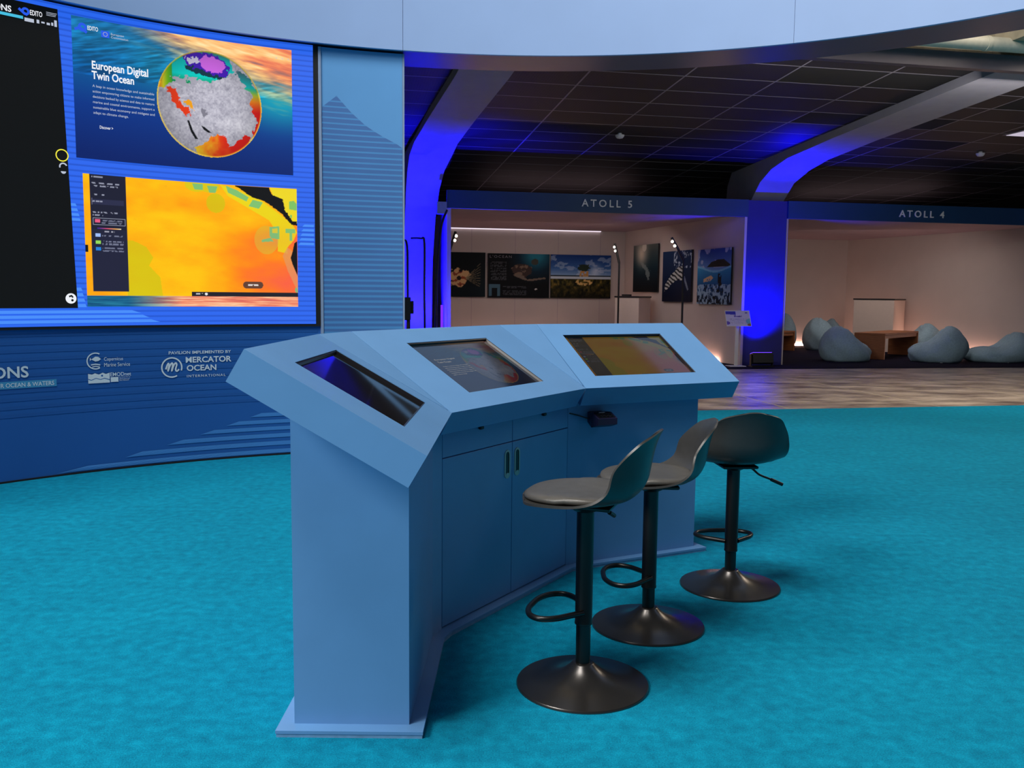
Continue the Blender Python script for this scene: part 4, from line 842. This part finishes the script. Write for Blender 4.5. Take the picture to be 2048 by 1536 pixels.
# slim floor lamps with angled heads
def lamp(u, v, du, dv, label, h=2.31):
    t = thing('floor_lamp', label, 'lamp', hall(u, v, 0.004), ALPHA)
    build('base', MB().lathe([(.14, 0), (.14, .012), (.02, .016)], 28), 'black_metal', t, 40)
    build('pole', MB().tube([(0, 0, .01), (0, 0, 1.0), (0, 0, 1.92)], .02, 10), 'black_metal', t, 50)
    hdv = Vector((du, dv, h - 1.92)); e = Vector((0, 0, 1.92)); hd2 = build('head', MB().tube([e - Vector((0, 0, .02)), e + hdv * .5, e + hdv], .024, 10), 'black_metal', t, 50)
    nn = Vector((du, dv, 0)).normalized() * .035 if abs(du) + abs(dv) > .01 else Vector((-.035, 0, 0))
    for f in (.66, .86):
        c = e + hdv * f + nn * .8 + Vector((0, -.02, -.02)); build('spot_bulb', MB().lathe([(.005, -.024), (.019, -.016), (.024, 0), (.019, .016), (.005, .024)], 16, tuple(c)), 'led_spot', hd2, 60)
    return t
lamp(6.36, 15.8, -.25, .0, 'slim black floor lamp with angled head in front of the whale photograph')
lamp(5.82, 18.0, -.09, .05, 'slim black floor lamp with near-upright head beside the lone-tree photograph')
lamp(1.93, 15.55, .13, .05, 'slim black floor lamp half hidden by the booth edge near the dark creature photograph')

def plinth(u, v, rz, wdt, dep, label):
    t = thing('display_plinth', label, 'plinth', hall(u, v, .004), ALPHA + rz); build('body', MB().bbox((0, 0, .595), (wdt, dep, 1.19), .004), 'plinth_white', t); build('top_plate', MB().bbox((0, 0, 1.205), (wdt + .03, dep + .03, .03), .004), 'black_plastic', t); return t
p5 = plinth(6.26, 18.35, -.75, .55, .62, 'white plinth with a dark top against the wall of photographs')
build('top_frame', MB().bbox((-.15, 0, 1.24), (.18, .12, .035), .004), 'black_metal', p5)
plinth(12.56, 19.0, -.85, .90, .95, 'white plinth with a dark top behind the low wooden table')

# ------------------------------------------------------------------ bean bags and low tables
def sst(t): t = min(max(t, 0.0), 1.0); return t * t * (3 - 2 * t)
def bag(u, v, face, wdt, dep, hgt, label, seat=.42, seed=0, lounge=False):
    t = thing('bean_bag', label, 'bean bag', hall(u, v, .004), ALPHA + face, 'grey-blue bean bags in the ATOLL 4 booth'); NT, NP = 22, 40; rings = []; rnd = random.Random(seed)
    ph = [rnd.random() * 6 for _ in range(6)]
    for i in range(NT + 1):
        tt = i / NT; th = PI * (tt * .97 + .015); rg = []
        for j in range(NP):
            p = 2 * PI * j / NP; x = math.sin(th) ** .75 * math.cos(p); y = math.sin(th) ** .75 * math.sin(p); z = -math.cos(th)
            zz = max(0.0, (z + .62) / 1.62) if z > -.62 else 0.0
            b_ = (1 - x) / 2                                          # 1 at the back, 0 at the front
            hh = seat * hgt + (1 - seat) * hgt * sst((b_ - (.22 if not lounge else .40)) / (.48 if not lounge else .36))
            wr = 1 + .03 * math.sin(3 * p + ph[0] + 4 * z) + .02 * math.sin(7 * p + ph[1] + 7 * z) + .012 * math.sin(13 * p + ph[2])
            tap = 1 - .24 * zz ** 3 * (.5 + .5 * b_)
            xs = x * dep / 2 * wr * tap - .10 * dep * zz * b_; ys = y * wdt / 2 * wr * tap
            dip = .10 * hgt * math.exp(-((x - .15) / .3) ** 2 - (y / .5) ** 2) * (zz > .5)
            rg.append((xs, ys, max(0.0, zz * hh - dip + .012 * math.sin(9 * p + 5 * z + ph[3]) * zz)))
        rings.append(rg)
    o = build('cover', MB().loft(rings, True, True), 'bag_fabric', t, 80)
    seam = [Vector(rings[i][0]) * 1.004 for i in range(6, NT - 1)]; build('seam', MB().tube(seam, .006, 6), 'bag_fabric', o, 60)
    top = Vector(rings[-1][NP // 2]); build('tab', MB().bbox(tuple(Vector(rings[6][NP // 4])), (.04, .012, .03), .003), 'print_white', o)
    return t
bag(9.86, 15.95, .15, .92, 1.0, .70, 'rounded grey-blue bean bag seen from behind, beside the slab end of the wooden table', .58, 1)
bag(11.62, 15.62, 2.75, .95, 1.05, .72, 'large grey-blue bean bag with tall back, right of the wooden table', .56, 2)
bag(12.95, 15.55, PI - .15, .90, 1.40, .62, 'long lounging grey-blue bean bag with low seat and raised back', .52, 3, True)
bag(11.35, 19.35, .3, .85, .95, .78, 'grey-blue bean bag beside the wall glow, behind the rounded one', .60, 4)
bag(12.15, 20.0, -.3, .75, .8, .74, 'small-looking grey-blue bean bag in the corner near the white plinth', .5, 5)
bag(12.72, 17.75, 2.9, .95, .95, .70, 'grey-blue bean bag behind the wooden table, left of the tall-backed one', .66, 6)
bag(10.75, 20.45, 3.4, .85, .9, .86, 'grey-blue bean bag half hidden by the blue column', .45, 7)
def low_table(u, v, rz, ln, wd, ht, label):
    t = thing('low_table', label, 'table', hall(u, v, .004), ALPHA + rz); build('table_top', MB().bbox((ln / 2, 0, ht - .02), (ln, wd, .04), .004), 'wood', t)
    for x in (.02, ln - .02): build('slab_leg', MB().bbox((x, 0, (ht - .04) / 2), (.04, wd, ht - .04), .003), 'wood', t)
    build('side_apron', MB().bbox((ln / 2, -wd / 2 + .03, ht - .075), (ln - .1, .025, .07), .003), 'wood', t); return t
low_table(10.62, 16.35, .64, 2.0, .62, .53, 'low brown wooden table with slab ends between the bean bags')
low_table(9.5, 18.9, math.atan2(.83, .55) - .4, 0.8, .9, .46, 'low brown wooden table half hidden by the blue column')

# ------------------------------------------------------------------ sign stand, stage lights, cables, ceiling fittings
ss = thing('sign_stand', 'white floor stand holding a tilted information sign beside the blue column', 'sign', hall(6.99, 14.78, 0), ALPHA)
build('base_plate', MB().bbox((0, 0, .008), (.30, .22, .016), .003), 'stand_white', ss); build('pole', MB().bbox((0, 0, .39), (.06, .03, .75), .004), 'stand_white', ss)
def sgp(x, y, d): c, s = math.cos(math.radians(55)), math.sin(math.radians(55)); return (x, -.02 + y * c * .6 - d * s, .86 + y * s - d * c + (x * 0))
mb = MB().loft([[sgp(x, y, 0) for x, y in ((-.235, -.165), (.235, -.165), (.235, .165), (-.235, .165))], [sgp(x, y, .012) for x, y in ((-.235, -.165), (.235, -.165), (.235, .165), (-.235, .165))]], True, True)
sb_ = build('sign_board', mb, 'stand_white', ss)
def paint_sign(u, v):
    img = np.ones(u.shape + (3,)) * C3(206, 200, 236); img = put(img, (v > .80 - .1 * u) & (u < .42), (70, 70, 190)); img = put(img, np.hypot(u - 1.03, v - .3) < .22, (120, 180, 220)); img = put(img, np.hypot(u - .95, v - .08) < .09, (150, 110, 80)); img = put(img, np.hypot(u - .02, v - .2) < .12, (110, 90, 190))
    img = put(img, (np.abs(u - .5) < .16) & (np.abs(v - .66) < .05) & (fbm(u * 60, v * 14, 1, 3) > .35), (90, 70, 170))
    for k in range(5): img = put(img, (np.abs(u - .5) < .36 - .05 * (k == 4)) & (np.abs(v - .46 + .075 * k) < .014) & (fbm(u * 90, v * 30, 1, 9 + k) > .35), (130, 120, 180))
    return put(img, (u > .82) & (u < .92) & (np.abs(v - .9) < .03), (90, 80, 160))
painted('sign_face', paint_sign, 80, 56, lambda a, b_: sgp(-.225 + .45 * a, -.155 + .31 * b_, .0135), 'print_attr', sb_)
def stage_light(u, v, rz, label, tilt=-0.28):
    t = thing('stage_light', label, 'stage light', hall(u, v, 0.004), ALPHA + rz)
    c, s = math.cos(tilt), math.sin(tilt); f = lambda x, y, z: (x, y * c - z * s, .15 + y * s + z * c)
    hs = build('housing', MB().loft([[f(x, y, z) for x, y in ((-.19, -.07), (.19, -.07), (.19, .07), (-.19, .07))] for z in (-.09, -.08, .09)], True, True), 'black_metal', t)
    build('lens_bar', MB().loft([[f(x, y, z) for x, y in ((-.18, -.06), (.18, -.06), (.18, .06), (-.18, .06))] for z in (.09, .10)], True, True), 'stage_lens', hs)
    for x in (-.205, .205): build('yoke_arm', MB().bbox((x, 0, .11), (.018, .06, .22), .003), 'black_metal', t)
    build('foot', MB().bbox((0, 0, .012), (.43, .16, .024), .004), 'black_metal', t); return t
stage_light(7.40, 14.62, 0, 'black stage light with violet lens at the foot of the flat blue column')
sp_ = thing('speaker_box', 'black equipment box on a pole in front of the blue-lit rib', 'equipment', hall(1.02, 14.1, 0), ALPHA)
build('pole', MB().tube([(0.1, 0, 0), (0.1, 0, .5), (0.1, 0, .82)], .03, 10), 'black_metal', sp_, 50); build('foot', MB().lathe([(.18, 0), (.18, .015), (.03, .02)], 24, (.1, 0, 0)), 'black_metal', sp_, 40)
build('box', MB().bbox((0, 0, 1.0), (.26, .2, .36), .01), 'black_plastic', sp_); build('bracket', MB().bbox((.15, 0, 1.02), (.06, .08, .2), .005), 'black_metal', sp_)
for k, (pts, lab) in enumerate(((((.86, 14.6, 2.10), (1.06, 14.6, 2.09), (1.14, 14.6, 2.0), (1.15, 14.6, 1.3), (1.17, 14.6, 0.0)), 'black bent tube nearest the light blue panel, before the blue rib'), (((1.20, 14.6, 2.12), (1.36, 14.6, 2.12), (1.42, 14.6, 2.05), (1.42, 14.6, 1.2), (1.44, 14.6, 0.0)), 'black hooked tube standing before the middle of the blue rib'), (((1.80, 14.7, 2.6), (1.70, 14.7, 2.3), (1.64, 14.7, 1.6), (1.62, 14.7, .8), (1.63, 14.7, 0)), 'black cable hanging along the right edge of the blue rib'))):
    tag(build('cable_pipe', MB().tube(smoothpath([hall(*q) for q in pts], 6), .018, 8), 'black_metal', smooth=50), lab, 'pipe')
tag(build('light_tube', MB().tube([hall(1.735, 14.85, 0), hall(1.735, 14.85, .6), hall(1.735, 14.85, 1.05)], .02, 8), emis('violet_tube', (120, 40, 255), 1.2)), 'thin violet glowing tube beside the booth edge', 'light')
jb = tag(build('vent_box', hbox(MB(), 1.66, 1.82, 14.9, 15.0, 2.55, 2.75), 'trim_grey'), 'small grey slatted box high beside the booth fascia end', 'vent')
def detector(u, v, label):
    t = thing('ceiling_detector', label, 'detector', hall(u, v, cz(v) - .085), ALPHA)
    build('dome', MB().lathe([(.01, 0), (.045, .008), (.065, .03), (.07, .055)], 20), 'detector_white', t, 60); build('stem', MB().lathe([(.03, .055), (.03, .09)], 12), 'detector_white', t)
detector(4.28, 13.35, 'white dome detector left of the beam, before the ATOLL 5 sign'); detector(10.62, 13.45, 'white dome detector beyond the beam, before the ATOLL 4 sign')
cl_ = thing('ceiling_light', 'pale rectangular ceiling light set in the dark grid', 'light', hall(10.4, 12.1, cz(12.1) - .016), ALPHA)
build('frame', MB().bbox((.3, 0, .004), (1.2, .5, .012), .002), 'ceiling_grid', cl_); build('diffuser', MB().box((.3, 0, -.004), (1.1, .42, .006)), 'ceiling_lamp', cl_)
